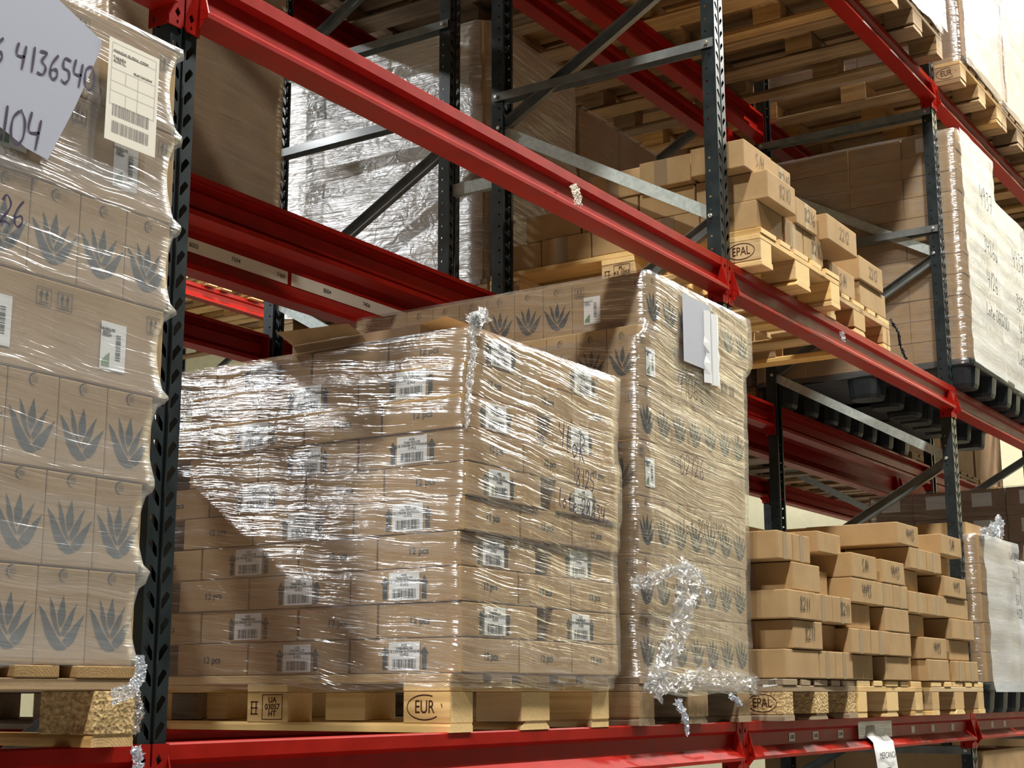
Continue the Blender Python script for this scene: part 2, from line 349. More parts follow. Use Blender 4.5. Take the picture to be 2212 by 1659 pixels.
# frame spacers between the back to back rows
for i, x in enumerate((W, 2*W, 3*W)):
    for z in (2.13, .55):
        tag(obj('row_spacer', channel('row_spacer', (x+.0, 1.0, z), (x+.0, Y2, z), .05, .03, M['galv'], (1, 0, 0))), f'short galvanised spacer bar joining back to back frames, {"upper" if z>1 else "lower"}, {names[i+1]} frame', 'spacer bar')
BL = W-.085
def beam_mesh():
    pr = [(.045, -.014), (.045, 0), (.0, 0), (-.003, -.003), (-.003, -.030), (.012, -.040), (.012, -.085), (-.030, -.117), (-.030, -.126), (.045, -.126), (.045, -.110)]
    mb = MB(); mb.loft([[(x, y, z) for y, z in pr] for x in (-BL/2, BL/2)], close=False)
    return mb.mesh('beam_profile', M['red'])
BEAM = beam_mesh()
def connector_mesh(sg):
    """end plate wrapping the post corner; sg=+1: the post is on the +x side"""
    mb = MB(); dia = lambda cx, cz, a, b: [(cx, cz+b), (cx+a, cz+b*.1), (cx+a*.2, cz-b), (cx-a, cz-b*.1)]
    H = .167
    out = [(-.002, 0), (.04, 0), (.04, -.040), (.0455, -.052), (.04, -.064), (.04, -H+.008), (.034, -H), (-.002, -H)]
    holes = [dia(.022, -.03, .008, .012), dia(.022, -.082, .008, .012), dia(.022, -.134, .008, .012), dia(.022, -.156, .004, .006)]
    loops = [[Vector((a, b, 0)) for a, b in l] for l in [out]+holes]; tr = tessellate_polygon(loops); pts = [p for l in [out]+holes for p in l]
    mb.tris([(sg*a, -.004, b) for a, b in pts], tr)
    so = [(-.004, 0), (.040, 0), (.052, -.012), (.052, -H), (-.004, -H)]
    h2 = [(.036+.004*math.cos(k*math.pi/4), -.150+.008*math.sin(k*math.pi/4)) for k in range(8)]
    h3 = [(.036+.004*math.cos(k*math.pi/4), -.035+.006*math.sin(k*math.pi/4)) for k in range(8)]
    loops = [[Vector((a, b, 0)) for a, b in l] for l in (so, h2, h3)]; tr = tessellate_polygon(loops); pts = so+h2+h3
    mb.tris([(-.003*sg, a, b) for a, b in pts], tr)
    mb.poly([(-.003*sg, -.004, -.02), (-.003*sg, -.031, -.118), (-.003*sg, -.004, -.15)])
    return mb.mesh('connector', M['red'])
CON = {s: connector_mesh(s) for s in (-1, 1)}
beams = {}
def beam(x, y, z, label, flip=False, group=None):
    t = thing('rack_beam', label, 'rack beam', (x+W/2+.0075, y, z), R(180) if flip else 0, group)
    solid(obj('beam_profile', BEAM, t), .0025)
    solid(obj('connector', CON[-1], t, (-W/2+.0425, 0, 0)), .004); solid(obj('connector', CON[1], t, (W/2-.0425, 0, 0)), .004)
    return t
bays = ['bay left of the first frame', 'first bay', 'second bay', 'third bay', 'fourth bay']
lev = {0: (0.0, 'lower'), 1: (1.636, 'middle'), 2: (3.307, 'upper')}
for b in (-1, 0, 1, 2, 3):
    for l, (z, ln) in lev.items():
        if b == -1 and l == 2: continue
        t = beam(b*W, 0, z, f'red front rack beam, {ln} level, {bays[b+1]}')
        beams[(b, l)] = t
        if b >= 0 or l == 0: beam(b*W, D2, z, f'red rear rack beam of the near row, {ln} level, {bays[b+1]}', True)
for b in (0, 1, 2, 3):
    for l, (z, ln) in lev.items():
        beams[('r2', b, l)] = t = beam(b*W, Y2, z, f'deep red beam of the back row facing the near row, {ln} level, {bays[b+1]}')
        if l == 1: t.children[0].scale = (1, 1, 1.63)
        beam(b*W, Y2+D2, z, f'red outer beam of the back row, {ln} level, {bays[b+1]}', True)
for y, nm in ((6.15, 'front'), (7.33, 'second front'),):
    for l in (1, 2):
        z, ln = lev[l]
        beam(2*W, y, z, f'bright red {nm} beam of the far rack across the rear aisle, {ln} level')
        beam(2*W, y+D2, z, f'red rear beam behind the {nm} beam of the far rack, {ln} level', True)
# ------------------------------------------------------------------ pallets (x 0..0.8, y 0..1.2, z 0..0.144)
_pm = {}
def bmesh_box(name, sx, sy, sz, m, bev=.002, jit=0):
    k = (name, round(sx, 4), round(sy, 4), round(sz, 4), m.name)
    if k not in _pm:
        _pm[k] = MB().box(-sx/2, sx/2, -sy/2, sy/2, -sz/2, sz/2).mesh(name, m, bevel=bev, seg=1 if bev < .0025 else 2)
    return _pm[k]
def pallet(x, y, z, label, wd='wood', blk=None, stamp=None, stamp2=None, rz=0, group=None, near=True):
    t = thing('pallet', label, 'pallet', (x, y, z), rz, group)
    m = M[wd]; mb = M[blk or wd]; rnd = random.Random(label)
    for xc, wx in ((.0725, .145), (.235, .10), (.40, .145), (.565, .10), (.7275, .145)):
        j = rnd.uniform(-.004, .004)
        obj('deck_board', bmesh_box('deck_board', wx, 1.2, .0215, m), t, (xc+j, .6+rnd.uniform(-.003, .003), .133))
    for yc, wy in ((.0725, .145), (.6, .145), (1.1275, .145)):
        obj('stringer', bmesh_box('stringer', wy, .8, .0215, m), t, (.4, yc, .111), (0, 0, R(90)))
    for i, (yc, ly) in enumerate(((.0725, .145), (.6, .145), (1.1275, .145))):
        for j, (xc, wx) in enumerate(((.05, .10), (.40, .145), (.75, .10))):
            b = obj('block', bmesh_box('block', wx, ly, .078, mb), t, (xc+rnd.uniform(-.002, .002), yc, .061))
            if stamp and i == 0 and j == 0:
                s = obj('burned_stamp', text_mesh(stamp, .046, M['brand']), b, (-wx/2-.0006, .006, .0), FX).scale = (.74, 1, 1)
                mbq = MB(); n = 40
                for k in range(n):
                    a0 = 2*math.pi*k/n; a1 = 2*math.pi*(k+1)/n
                    if stamp == 'EUR' and .2 < a0 < 1.0 or a0 > 5.4 and stamp == 'EUR': continue
                    for r0, r1 in ((1, .955),): mbq.poly([(.055*r0*math.cos(a0), .032*r0*math.sin(a0), 0), (.055*r0*math.cos(a1), .032*r0*math.sin(a1), 0), (.055*r1*math.cos(a1), .030*r1*math.sin(a1), 0), (.055*r1*math.cos(a0), .030*r1*math.sin(a0), 0)])
                obj('burned_ring', mbq.mesh('burned_ring', M['brand']), b, (-wx/2-.0006, .006, 0), FX)
            if stamp2 and i == 1 and j == 0:
                obj('burned_stamp', text_mesh(stamp2, .021, M['brand'], bold=.0003), b, (-wx/2-.0006, -.018, .0), FX)
                mbq = MB()
                for a in ((-.036, -.034, -.033, .033), (.034, .036, -.033, .033), (-.036, .036, .031, .033), (-.036, .036, -.033, -.031)): mbq.box(*a, -.0001, .0001)
                mbq.box(.005+.0, .0065, -.033, .033, -.0001, .0001) if False else None
                obj('burned_frame', mbq.mesh('burned_frame', M['brand']), b, (-wx/2-.0006, -.018, 0), FX)
                mbq = MB()
                for zz in (-.02, -.004, .012): mbq.box(-.014, .012, zz, zz+.003, -.0001, .0001)
                mbq.box(-.012, -.009, -.02, .015, -.0001, .0001); mbq.box(.004, .007, -.02, .015, -.0001, .0001)
                obj('burned_symbol', mbq.mesh('burned_symbol', M['brand']), b, (-wx/2-.0006, .045, 0), FX)
    for xc, wx in ((.05, .10), (.40, .145), (.75, .10)):
        k = ('runner', wx, wd)
        if k not in _pm:
            h = wx/2; c = .016
            pr = [(-h, -.011), (h, -.011), (h, .004), (h-c*.3, .011), (-h+c*.3, .011), (-h, .004)] if wx < .12 else [(-h, -.011), (h, -.011), (h-.002, -.004), (h-c*1.4, .011), (-h+c*1.4, .011), (-h+.002, -.004)]
            _pm[k] = MB().loft([[(a, yy, b) for a, b in pr] for yy in (-.6, .6)]).mesh('bottom_board', m)
        obj('bottom_board', _pm[k], t, (xc, .6+rnd.uniform(-.004, .004), .011))
    return t
def plastic_pallet(x, y, z, label, sx=.8, sy=1.2):
    t = thing('plastic_pallet', label, 'pallet', (x, y, z))
    obj('deck', MB().box(0, sx, 0, sy, .105, .145).mesh('deck', M['black'], bevel=.01), t)
    for i, xc in enumerate((.09, sx/2, sx-.09)):
        for yc in (.1, sy/2, sy-.1):
            k = ('foot',)
            if k not in _pm:
                rg = []
                for zz, s_ in ((0, .82), (.02, .9), (.107, 1)):
                    r = []
                    for a in range(20):
                        an = 2*math.pi*(a+.5)/20; cx, sy_ = math.cos(an), math.sin(an); q = (abs(cx)**4+abs(sy_)**4)**-.25
                        r.append((.085*s_*cx*q, .095*s_*sy_*q, zz))
                    rg.append(r)
                _pm[k] = MB().loft(rg).mesh('foot', M['black'])
            obj('foot', _pm[k], t, (xc, yc, 0))
    return t
# ------------------------------------------------------------------ cartons
_cm = {}
def carton_mesh(sx, sy, sz, m, bev=.003, gap=.0012):
    k = (round(sx, 3), round(sy, 3), round(sz, 3), m.name)
    if k not in _cm: _cm[k] = MB().box(-sx/2+gap, sx/2-gap, -sy/2+gap, sy/2-gap, gap, sz-gap).mesh('carton', m, bevel=bev)
    return _cm[k]
def bars(n, wd, h, seed):
    rnd = random.Random(seed); mb = MB(); x = -wd/2
    while x < wd/2:
        b = rnd.choice((.0011, .0018, .0026)); mb.poly([(x, -h/2, 0), (x+b, -h/2, 0), (x+b, h/2, 0), (x, h/2, 0)]); x += b+rnd.choice((.0012, .0018, .0026))
    return mb
def quad(w_, h_, name, m, th=.0003): return MB().box(-w_/2, w_/2, -h_/2, h_/2, -th, 0).mesh(name, m)
LABEL_W, LABEL_H = .098, .072
LAB = quad(LABEL_W, LABEL_H, 'label', M['paper']); BAR = bars(0, .074, .024, 3).mesh('barcode', M['ink'])
LTX = text_mesh('4102\nTABAIBALOE\nFACE CREAM ANTIWRINKLE\n12 PCS', .0092, M['green_ink'], bold=.0001)
def arrow_mesh(w_, h_):
    mb = MB(); mb.poly([(-w_*.28, -h_/2, 0), (w_*.28, -h_/2, 0), (w_*.28, h_*.15, 0), (-w_*.28, h_*.15, 0)]); mb.poly([(-w_/2, h_*.15, 0), (w_/2, h_*.15, 0), (0, h_/2, 0)]); return mb.mesh('printed_arrow', M['green_ink'])
ARW = arrow_mesh(.026, .060)
PCS = text_mesh('12 pcs', .0255, M['green_ink'], bold=.0004)
def pic_mesh():
    mb = MB(); a = .017; t = .0012
    for q in ((-a, a, a-t, a), (-a, a, -a, -a+t), (-a, -a+t, -a, a), (a-t, a, -a, a)): mb.poly([(q[0], q[2], 0), (q[1], q[2], 0), (q[1], q[3], 0), (q[0], q[3], 0)])
    for cx in (-.006, .006):
        mb.poly([(cx-.0013, -.007, 0), (cx+.0013, -.007, 0), (cx+.0013, .006, 0), (cx-.0013, .006, 0)]); mb.poly([(cx-.0045, .003, 0), (cx+.0045, .003, 0), (cx, .013, 0)])
    mb.poly([(-.011, -.0125, 0), (.011, -.0125, 0), (.011, -.0105, 0), (-.011, -.0105, 0)])
    return mb.mesh('handling_symbol', M['green_ink'])
PIC = pic_mesh()
def label_on(c, face, dx, dz, off):
    """label with two arrows; face 'x' = looks to -x, 'y' = looks to -y"""
    rot = FX if face == 'x' else FY
    pos = (lambda h, z, e=0: (-off-.0006-e, -h, z)) if face == 'x' else (lambda h, z, e=0: (h, -off-.0006-e, z))
    for s in (-1, 1): obj('printed_arrow', ARW, c, pos(dx+s*.063, dz-.004), rot)
    l = obj('label', LAB, c, pos(dx, dz, .0012), rot); l['label'] = 'white printed label'
    obj('barcode', BAR, l, (0, -.0195, .0004)); obj('label_text', LTX, l, (0, .0155, .0004))
def curvepoly(pts, n=6):
    P = [Vector((*p, 0)) for p in pts]; out = []
    for i in range(len(P)):
        p0, p1, p2, p3 = P[i-1], P[i], P[(i+1) % len(P)], P[(i+2) % len(P)]
        for s_ in range(n):
            t = s_/n; out.append(.5*((2*p1)+(p2-p0)*t+(2*p0-5*p1+4*p2-p3)*t*t+(3*p1-p0-3*p2+p3)*t**3))
    return out
def aloe_mesh(sz):
    leaves = [  # (left edge bottom to tip, tip to bottom)
        ([(-.02, .42), (-.07, .55), (-.085, .72), (-.04, .88), (.02, 1.06)], [(.055, .88), (.085, .70), (.065, .55)]),
        ([(-.02, .25), (-.14, .42), (-.235, .66), (-.25, .85), (-.28, 1.02)], [(-.19, .86), (-.13, .68), (-.10, .52), (-.05, .38), (.0, .29)]),
        ([(.04, .25), (.005, .33), (.05, .46), (.12, .60), (.20, .74), (.33, .92)], [(.27, .74), (.24, .58), (.19, .44), (.12, .33)]),
        ([(.14, .035), (.04, .0), (-.07, .0), (-.20, .09), (-.32, .28), (-.40, .52), (-.5, .85)], [(-.36, .70), (-.27, .55), (-.19, .42), (-.08, .26), (.03, .13)]),
        ([(.165, .06), (.04, .165), (.10, .27), (.20, .38), (.30, .50), (.50, .70)], [(.43, .52), (.38, .38), (.33, .25), (.26, .13)])]
    mb = MB()
    for a, b in leaves:
        P = [Vector((x*sz*1.13, (y-.5)*sz, 0)) for x, y in a+b]; tr = tessellate_polygon([P])
        mb.tris([tuple(p) for p in P], tr)
    # round emblem above
    c = (0, .93*sz+.0); r = .13*sz; n = 18
    for k in range(n):
        t0 = R(55+k*13); t1 = R(55+(k+1)*13); th = .035*sz*math.sin(math.pi*(k+.5)/n)
        mb.poly([(c[0]+r*math.cos(t0), c[1]+r*math.sin(t0), 0), (c[0]+r*math.cos(t1), c[1]+r*math.sin(t1), 0), (c[0]+(r-th)*math.cos(t1), c[1]+(r-th)*math.sin(t1), 0), (c[0]+(r-th)*math.cos(t0), c[1]+(r-th)*math.sin(t0), 0)])
    for k in range(4):
        yy = c[1]+(.05-.033*k)*sz; mb.poly([(c[0]-.06*sz, yy, 0), (c[0]+.09*sz, yy, 0), (c[0]+.09*sz, yy+.008*sz, 0), (c[0]-.06*sz, yy+.008*sz, 0)])
    return mb.mesh('printed_leaves', M['green_ink'])
ALOE = aloe_mesh(.092)
SLAB = quad(.062, .092, 'label', M['paper']); SBAR = bars(0, .05, .012, 9).mesh('barcode', M['ink'])
STXT = text_mesh('TABAIBALOE\nBODY\nCREAM', .007, M['green_ink'])
def small_label(c, face, h, z, off):
    rot = FX if face == 'x' else FY
    p = (-off-.0016, -h, z) if face == 'x' else (h, -off-.0016, z)
    l = obj('label', SLAB, c, p, rot); l['label'] = 'white label with a green picture and a barcode'
    obj('barcode', SBAR, l, (.012, 0, .0004), (0, 0, R(90)))
    obj('green_picture', MB().poly([(-.027, -.04, 0), (-.008, -.04, 0), (-.008, -.012, 0), (-.016, -.018, 0), (-.027, -.03, 0)]).mesh('green_picture', M['leafgreen']), l, (0, 0, .0004))
    obj('label_text', STXT, l, (-.017, .026, .0004))
def core(x0, x1, y0, y1, z0, z1, where, m='kraftd'):
    t = thing('pallet_load', f'unseen block for inner cartons of the {where}', 'pallet load', (x0, y0, z0)); obj('load_body', carton_mesh(x1-x0, y1-y0, z1-z0, M[m]), t, ((x1-x0)/2, (y1-y0)/2, 0)); return t
# ------------------------------------------------------------------ film wrapped round a load
def wrap(name, x0, x1, y0, y1, z0, z1, m, label, prof=None, amp=.004, top=True, seed=0, step=.045, corner=.02, bottom_out=0, parts=None, dz=.025):
    """prof(z) -> (dx_left, dx_right, dy_front) offsets of the film at height z"""
    path = []
    def side(a, b):
        n = max(2, int((Vector(b)-Vector(a)).length/step)); return [Vector(a).lerp(Vector(b), i/n) for i in range(n)]
    c = corner; P = [(x0+c, y0), (x1-c, y0), (x1, y0+c), (x1, y1-c), (x1-c, y1), (x0+c, y1), (x0, y1-c), (x0, y0+c)]
    for i in range(8): path += side(P[i], P[(i+1) % 8])
    rings = []; nz = int((z1-z0)/dz)
    cx, cy = (x0+x1)/2, (y0+y1)/2
    for k in range(nz+1):
        z = z0+(z1-z0)*k/nz; dl, dr, df = prof(z) if prof else (0, 0, 0); ring = []
        for p in path:
            t = (p.x-x0)/(x1-x0); s = 1-(p.y-y0)/(y1-y0)
            x = p.x+dl*(1-t)+dr*t; y = p.y+df*s
            d = Vector((p.x-cx, p.y-cy)).normalized(); a = amp*(noise.noise(Vector((p.x*4+seed, p.y*4, z*9)))+.7)
            zz = z
            if k == 0: zz += .018*noise.noise(Vector((p.x*7, p.y*7, seed+3.3)))
            ring.append((x+d.x*a, y+d.y*a, zz))
        rings.append(ring)
    if top:
        for f, h in ((.03, .004), (.10, .006), (.22, .004)): rings.append([(p[0]+(cx-p[0])*f, p[1]+(cy-p[1])*f, z1+h) for p in rings[nz]])
    mb = MB().loft(rings, close=True, cap=False)
    o = obj(name, mb.mesh(name, m, smooth=True)); tag(o, label, 'stretch film'); return o
def scrap(parent, name, pts, wd, m, seed=0, crump=.012):
    """crumpled ribbon of film along a 3d path"""
    P = [Vector(p) for p in pts]; Q = []
    for i in range(len(P)-1):
        for s_ in range(14): Q.append(P[i].lerp(P[i+1], s_/14))
    Q.append(P[-1]); rings = []; n = 13
    for i, q in enumerate(Q):
        f = i/(len(Q)-1); w_ = wd[0]*(1-f)+wd[1]*f; w_ *= .7+.5*noise.noise(Vector((i*.35, seed, 0)))+.3
        r = []
        for j in range(n):
            t = j/(n-1)-.5; nx = Vector((noise.noise(Vector((i*.9, j*1.7, seed))), noise.noise(Vector((i*.9, j*1.7, seed+9))), noise.noise(Vector((i*.9, j*1.7, seed+17)))))*crump*2
            d = (Q[min(i+1, len(Q)-1)]-Q[max(i-1, 0)]).normalized(); side = d.cross(Vector((.3, 1, .1))).normalized()
            r.append(tuple(q+side*t*w_+nx))
        rings.append(r)
    return obj(name, MB().loft(rings, close=False, cap=False).mesh(name, m), parent)
# ================================================================== lower level, first bay: cream cartons
X0, Y0, Z0 = 1.0, -.036, .1445; CH = .0884; CL, CW = .355, .265
pallet(.99, -.008, 0, 'pale pallet stamped EUR on its corner block, under the low film wrapped stack', 'woodn', stamp='EUR', stamp2='UA\n03057\nHT')
BC = {}
def base_carton(sx, sy, sz, m, name='carton'):
    return obj(name, carton_mesh(sx, sy, sz, m))
def cream(lx, ly, lz, along_y, txt_front, lab_side, label, sj=0, front_lab=False, side_txt=False):
    sx, sy = (CW, CL) if along_y else (CL, CW)
    mm = M['kraft']
    t = thing('carton', label, 'cardboard box', (lx+sx/2, ly+sy/2, lz), R(random.uniform(-.35, .35)), 'cream cartons of the low wrapped stack')
    obj('carton_body', carton_mesh(sx, sy, CH, mm), t)
    if along_y:
        if lab_side: label_on(t, 'x', 0, CH*.49, sx/2-.0012)
        if txt_front: obj('printed_text', PCS, t, (0, -sy/2+.0006, CH*.48), FY)
    else:
        if side_txt: obj('printed_text', PCS, t, (-sx/2+.0006, .0, CH*.48), FX)
        if front_lab: label_on(t, 'y', -.03, CH*.49, sy/2-.0012)
    return t
for k in range(10):
    z = Z0+k*CH; o_ = ORD[k+1]; dx = (0, .002, -.003, .0, -.002, .004, .006, -.002, .012, .03)[k]; dy = (.0, .0, .0, .004, -.006, -.012, -.012, -.006, -.002, .0)[k]
    if k % 2 == 0:
        for i in range(3):
            cream(X0+dx+i*(CW+.002)+(.003 if i else 0), Y0+dy, z, True, True, i == 0, f'brown cream carton, {o_} layer of the low wrapped stack, {("at the aisle corner","second along the aisle front","last along the aisle front")[i]}')
        for i in range(2):
            if i == 0: cream(X0+dx, Y0+dy+CL+.002, z, True, False, True, f'brown cream carton labelled, {o_} layer of the low wrapped stack, second on its side')
            else: cream(X0+dx, Y0+dy+2*(CL+.002), z, False, False, False, f'brown cream carton, {o_} layer of the low wrapped stack, third along its side', side_txt=True)
    else:
        cream(X0+dx, Y0+dy, z, False, False, False, f'brown cream carton, {o_} layer of the low wrapped stack, at the aisle corner', front_lab=True, side_txt=True)
        cream(X0+dx+.79-CL, Y0+dy, z, False, False, False, f'brown cream carton, {o_} layer of the low wrapped stack, right end of the aisle front', front_lab=True)
        cream(X0+dx, Y0+dy+CW+.004, z, False, False, False, f'brown cream carton, {o_} layer of the low wrapped stack, second along its side', side_txt=True)
        cream(X0+dx, Y0+dy+2*(CW+.004), z, True, False, True, f'brown cream carton labelled, {o_} layer of the low wrapped stack, third on its side')
        cream(X0+dx, Y0+dy+2*(CW+.004)+CL+.003, z, False, False, False, f'brown cream carton, {o_} layer of the low wrapped stack, rearmost along its side', side_txt=True)
def prof1(z):
    k = (z-Z0)/CH; dxs = (0, .002, -.003, .0, -.002, .004, .006, -.002, .012, .03, .03); i = max(0, min(9, int(k))); f = k-int(k)
    d = dxs[i]+(dxs[i+1]-dxs[i])*max(0, (f-.8)/.2) if k > 0 else 0
    if k < 0: return (-.012, .012, .015)
    return (d-.006, d+.012, (.0, .0, .0, .004, -.006, -.012, -.012, -.006, -.002, .0)[i]-.006)
fl = wrap('stretch_film', X0, X0+.802, Y0, Y0+1.2, .108, Z0+10*CH+.004, M['film'], 'clear shiny stretch film around the low stack of cream cartons', prof1, seed=1)
scrap(fl, 'film_tail', [(1.03, -.045, 1.035), (1.035, -.06, 1.05), (1.08, -.05, 1.075)], (.05, .02), M['film_crumple'], 3)
scrap(fl, 'film_fold', [(1.02, -.05, 1.03), (1.02, -.055, .95), (1.005, -.05, .86), (1.0, -.05, .76)], (.02, .012), M['film_crumple'], 5, .006)
def hw(parent, txt, h, p, face='y', th=.004, m=None, key=0, drop=0): return obj('handwriting', hand_mesh(txt, h, th, m or M['pen'], key=key, drop=drop), parent, p, FY if face == 'y' else FX)
hw(fl, 'YloR', .075, (1.42, -.066, .765), drop=-.25); hw(fl, '8125', .052, (1.515, -.066, .665), drop=-.05); hw(fl, 'lote 28634', .05, (1.42, -.066, .60), drop=-.12)
# open carton lying on top
t = thing('open_carton', 'flat open carton tray lying on top of the low wrapped stack', 'cardboard box', (X0+.05, .14, Z0+10*CH+.01))
obj('tray', MB().box(0, .34, 0, .45, 0, .006).box(0, .006, 0, .45, .006, .028).box(.334, .34, 0, .45, .006, .028).box(.006, .334, 0, .006, .006, .028).box(.006, .334, .444, .45, .006, .028).mesh('tray', M['kraftd']), t)
obj('flap', MB().poly([(-.002, .2, .028), (-.002, .45, .028), (-.07, .45, .052), (-.06, .2, .045)]).mesh('flap', M['kraft']), t)
obj('flap', MB().poly([(-.002, .0, .028), (.3, 0, .028), (.3, -.07, .045), (.02, -.07, .045)]).mesh('flap', M['kraft']), t)
# ================================================================== aloe cartons
AW, AD, AH = .1145, .275, .1785
def aloe(px, py, pz, along_y, stack, label, leaf_front=True, plain_lab=None, side=True, ah=AH):
    """along_y: long side along y, leaves on the end that looks to the aisle"""
    sx, sy = (AW, AD) if along_y else (AD, AW)
    t = thing('carton', label, 'cardboard box', (px+sx/2, py+sy/2, pz), 0, stack)
    obj('carton_body', carton_mesh(sx, sy, ah, M['kraft2'], .003, .0008), t)
    if along_y:
        obj('printed_leaves', ALOE, t, (0, -sy/2+.0002, ah*.42), FY)
        if side:
            obj('handling_symbol', PIC, t, (-sx/2-.0002, -sy/2+.03, ah*.80), FX); obj('handling_symbol', PIC, t, (-sx/2-.0002, sy/2-.03, ah*.80), FX)
            if plain_lab: small_label(t, 'x', -.06, ah*.45, sx/2-.001)
    else:
        if side: obj('printed_leaves', ALOE, t, (-sx/2+.0002, 0, ah*.42), FX)
        obj('handling_symbol', PIC, t, (-sx/2+.028, -sy/2-.0002, ah*.80), FY); obj('handling_symbol', PIC, t, (sx/2-.028, -sy/2-.0002, ah*.80), FY)
        if plain_lab: small_label(t, 'y', -.055 if plain_lab == 1 else .01, ah*.45, sy/2-.001)
    return t
def place(i): return ('at the aisle corner', 'second from the corner', 'third from the corner', 'fourth from the corner', 'fifth from the corner', 'sixth from the corner', 'last along the front')[i]
# tall stack right of the low one
pallet(1.93, -.03, 0, 'worn dark pallet under the tall film wrapped aloe carton stack', 'woodo', 'woodd')
TX, TY = 1.985, -.012; TOP = .125
hs = [.187, .187, .178, .178, .172, .20, .188]; dxs = [-.012, -.012, 0.0, .0, .015, .02, .075]
z = .1445
for k in range(7):
    ah = hs[k]; d = dxs[k]; o_ = ORD[k+1]; plain = k in (3, 5)
    if not plain:
        for i in range(7): aloe(TX+d+i*AW, TY, z, True, 'cartons of the tall wrapped aloe stack', f'carton printed with leaves, {o_} layer of the tall wrapped stack, {place(i)}', plain_lab=(k == 6), side=(i == 0), ah=ah)
        n = {6: 8}.get(k, 0)
        for i in range(n): aloe(TX+d, TY+AD+i*AW, z, False, 'cartons of the tall wrapped aloe stack', f'carton end printed with leaves, {o_} layer of the tall wrapped stack, side place {ORD[i+1]}', ah=ah)
    else:
        for i in range(3): aloe(TX+d+i*(AD-.009), TY, z, False, 'cartons of the tall wrapped aloe stack', f'plain sided carton, {o_} layer of the tall wrapped stack, {place(i) if i < 2 else place(6)}', plain_lab=1 if i == 0 else 0, side=(i == 0), ah=ah)
        for i in range(5 if k == 5 else 1): aloe(TX+d, TY+(i+1)*AW, z, False, 'cartons of the tall wrapped aloe stack', f'carton end printed with leaves, {o_} layer of the tall wrapped stack, side place {ORD[i+1]}', ah=ah)
    z += ah
TT = z
def prof2(zz):
    a = .1445
    for k in range(7):
        if zz < a+hs[k]: break
        a += hs[k]
    f = (zz-a)/hs[k]; d = dxs[k]
    if k < 6 and f > .85: d += (dxs[k+1]-d)*(f-.85)/.15
    if zz < .1445: return (-.035, .03, -.025)
    return (d-.006, d+.014, -.008-.004*math.sin(math.pi*f))
fl = wrap('stretch_film', TX, TX+.805, TY, TY+1.2, .092, TT+.004, M['film'], 'clear crinkled stretch film around the tall aloe carton stack', prof2, seed=5, amp=.006)
scrap(fl, 'torn_film', [(1.87, -.04, .41), (1.98, -.05, .43), (2.12, -.055, .47), (2.24, -.05, .49), (2.34, -.05, .46), (2.40, -.045, .38)], (.045, .02), M['film_crumple'], 2, .008)
scrap(fl, 'torn_film', [(2.22, -.07, .50), (2.16, -.08, .38), (2.12, -.07, .28), (2.03, -.06, .17), (1.98, -.05, .09)], (.10, .08), M['film_crumple'], 7, .010)
scrap(fl, 'torn_film', [(1.95, -.05, .13), (2.1, -.06, .12), (2.3, -.06, .15), (2.5, -.06, .14), (2.74, -.05, .12)], (.05, .05), M['film_crumple'], 11, .007)
scrap(fl, 'film_tail', [(2.12, -.06, .075), (2.14, -.075, .03), (2.17, -.07, -.03)], (.03, .012), M['film_white'], 13, .006)
scrap(fl, 'film_tail', [(2.50, -.06, .09), (2.54, -.07, .07), (2.59, -.06, .055)], (.02, .008), M['film_white'], 17, .006)
obj('blue_sheet', MB().box(2.285, 2.50, -.0345, -.0335, 1.175, 1.41).mesh('packing_sheet', M['sheet']), fl)['label'] = 'bluish plastic sheet under the film'
lb = MB(); pts = [(2.44, 1.375), (2.50, 1.38), (2.575, 1.37), (2.57, 1.29), (2.56, 1.21), (2.55, 1.13), (2.50, 1.135), (2.43, 1.14), (2.44, 1.2), (2.425, 1.28)]
o = obj('shipping_label', MB().loft([[(a, -.032-.012*(i % 2), z_) for i, a in enumerate((2.44+s*.01, 2.47, 2.50, 2.53, 2.565+s*.006))] for z_, s in ((1.385, 0), (1.34, 0), (1.30, 0), (1.27, -1), (1.235, 1), (1.20, -1), (1.16, 0), (1.13, 0))], close=False, cap=False).mesh('shipping_label', M['paper']), fl); o['label'] = 'crumpled white shipping label'
obj('barcode', bars(0, .045, .035, 5).mesh('barcode', M['ink']), o, (2.56, -.049, 1.125), FY); obj('barcode', bars(0, .04, .035, 8).mesh('barcode', M['ink']), o, (2.62, -.049, 1.125), FY)
hw(fl, '4106', .075, (2.235, -.034, 1.055), m=M['ink'], th=.0028, key=1); hw(fl, '02/26', .07, (2.23, -.036, .79), m=M['pen'], th=.003, key=2)
hw(fl, 'lot 3091S400', .055, (2.24, -.036, .60), m=M['ink'], th=.0028, key=3)
# near left stack
pallet(-.885, -.055, 0, 'orange tinted pallet with pressed chip blocks under the nearest wrapped stack', 'wood', 'chip')
LXR = -.063; hs3 = [.172, .171, .172, .176, .180, .190, .180]; dr = [-.028, -.022, -.006, .004, .018, .012, .006]
z = .1445
for k in range(7):
    ah = hs3[k]; d = dr[k]; o_ = ORD[k+1]; plain = k in (3, 5, 6)
    if not plain:
        for i in range(4): aloe(LXR+d-(i+1)*AW, -.048, z, True, 'cartons of the nearest wrapped stack', f'leaf printed carton, {o_} layer of the nearest wrapped stack, place {ORD[i+1]} from the frame', side=False, ah=ah)
    else:
        for i in range(2): aloe(LXR+d-(i+1)*(AD-.008), -.048, z, False, 'cartons of the nearest wrapped stack', f'plain long carton, {o_} layer of the nearest wrapped stack, place {ORD[i+1]} from the frame', plain_lab=(2 if k != 6 else 0), side=False, ah=ah)
    z += ah
LT = z
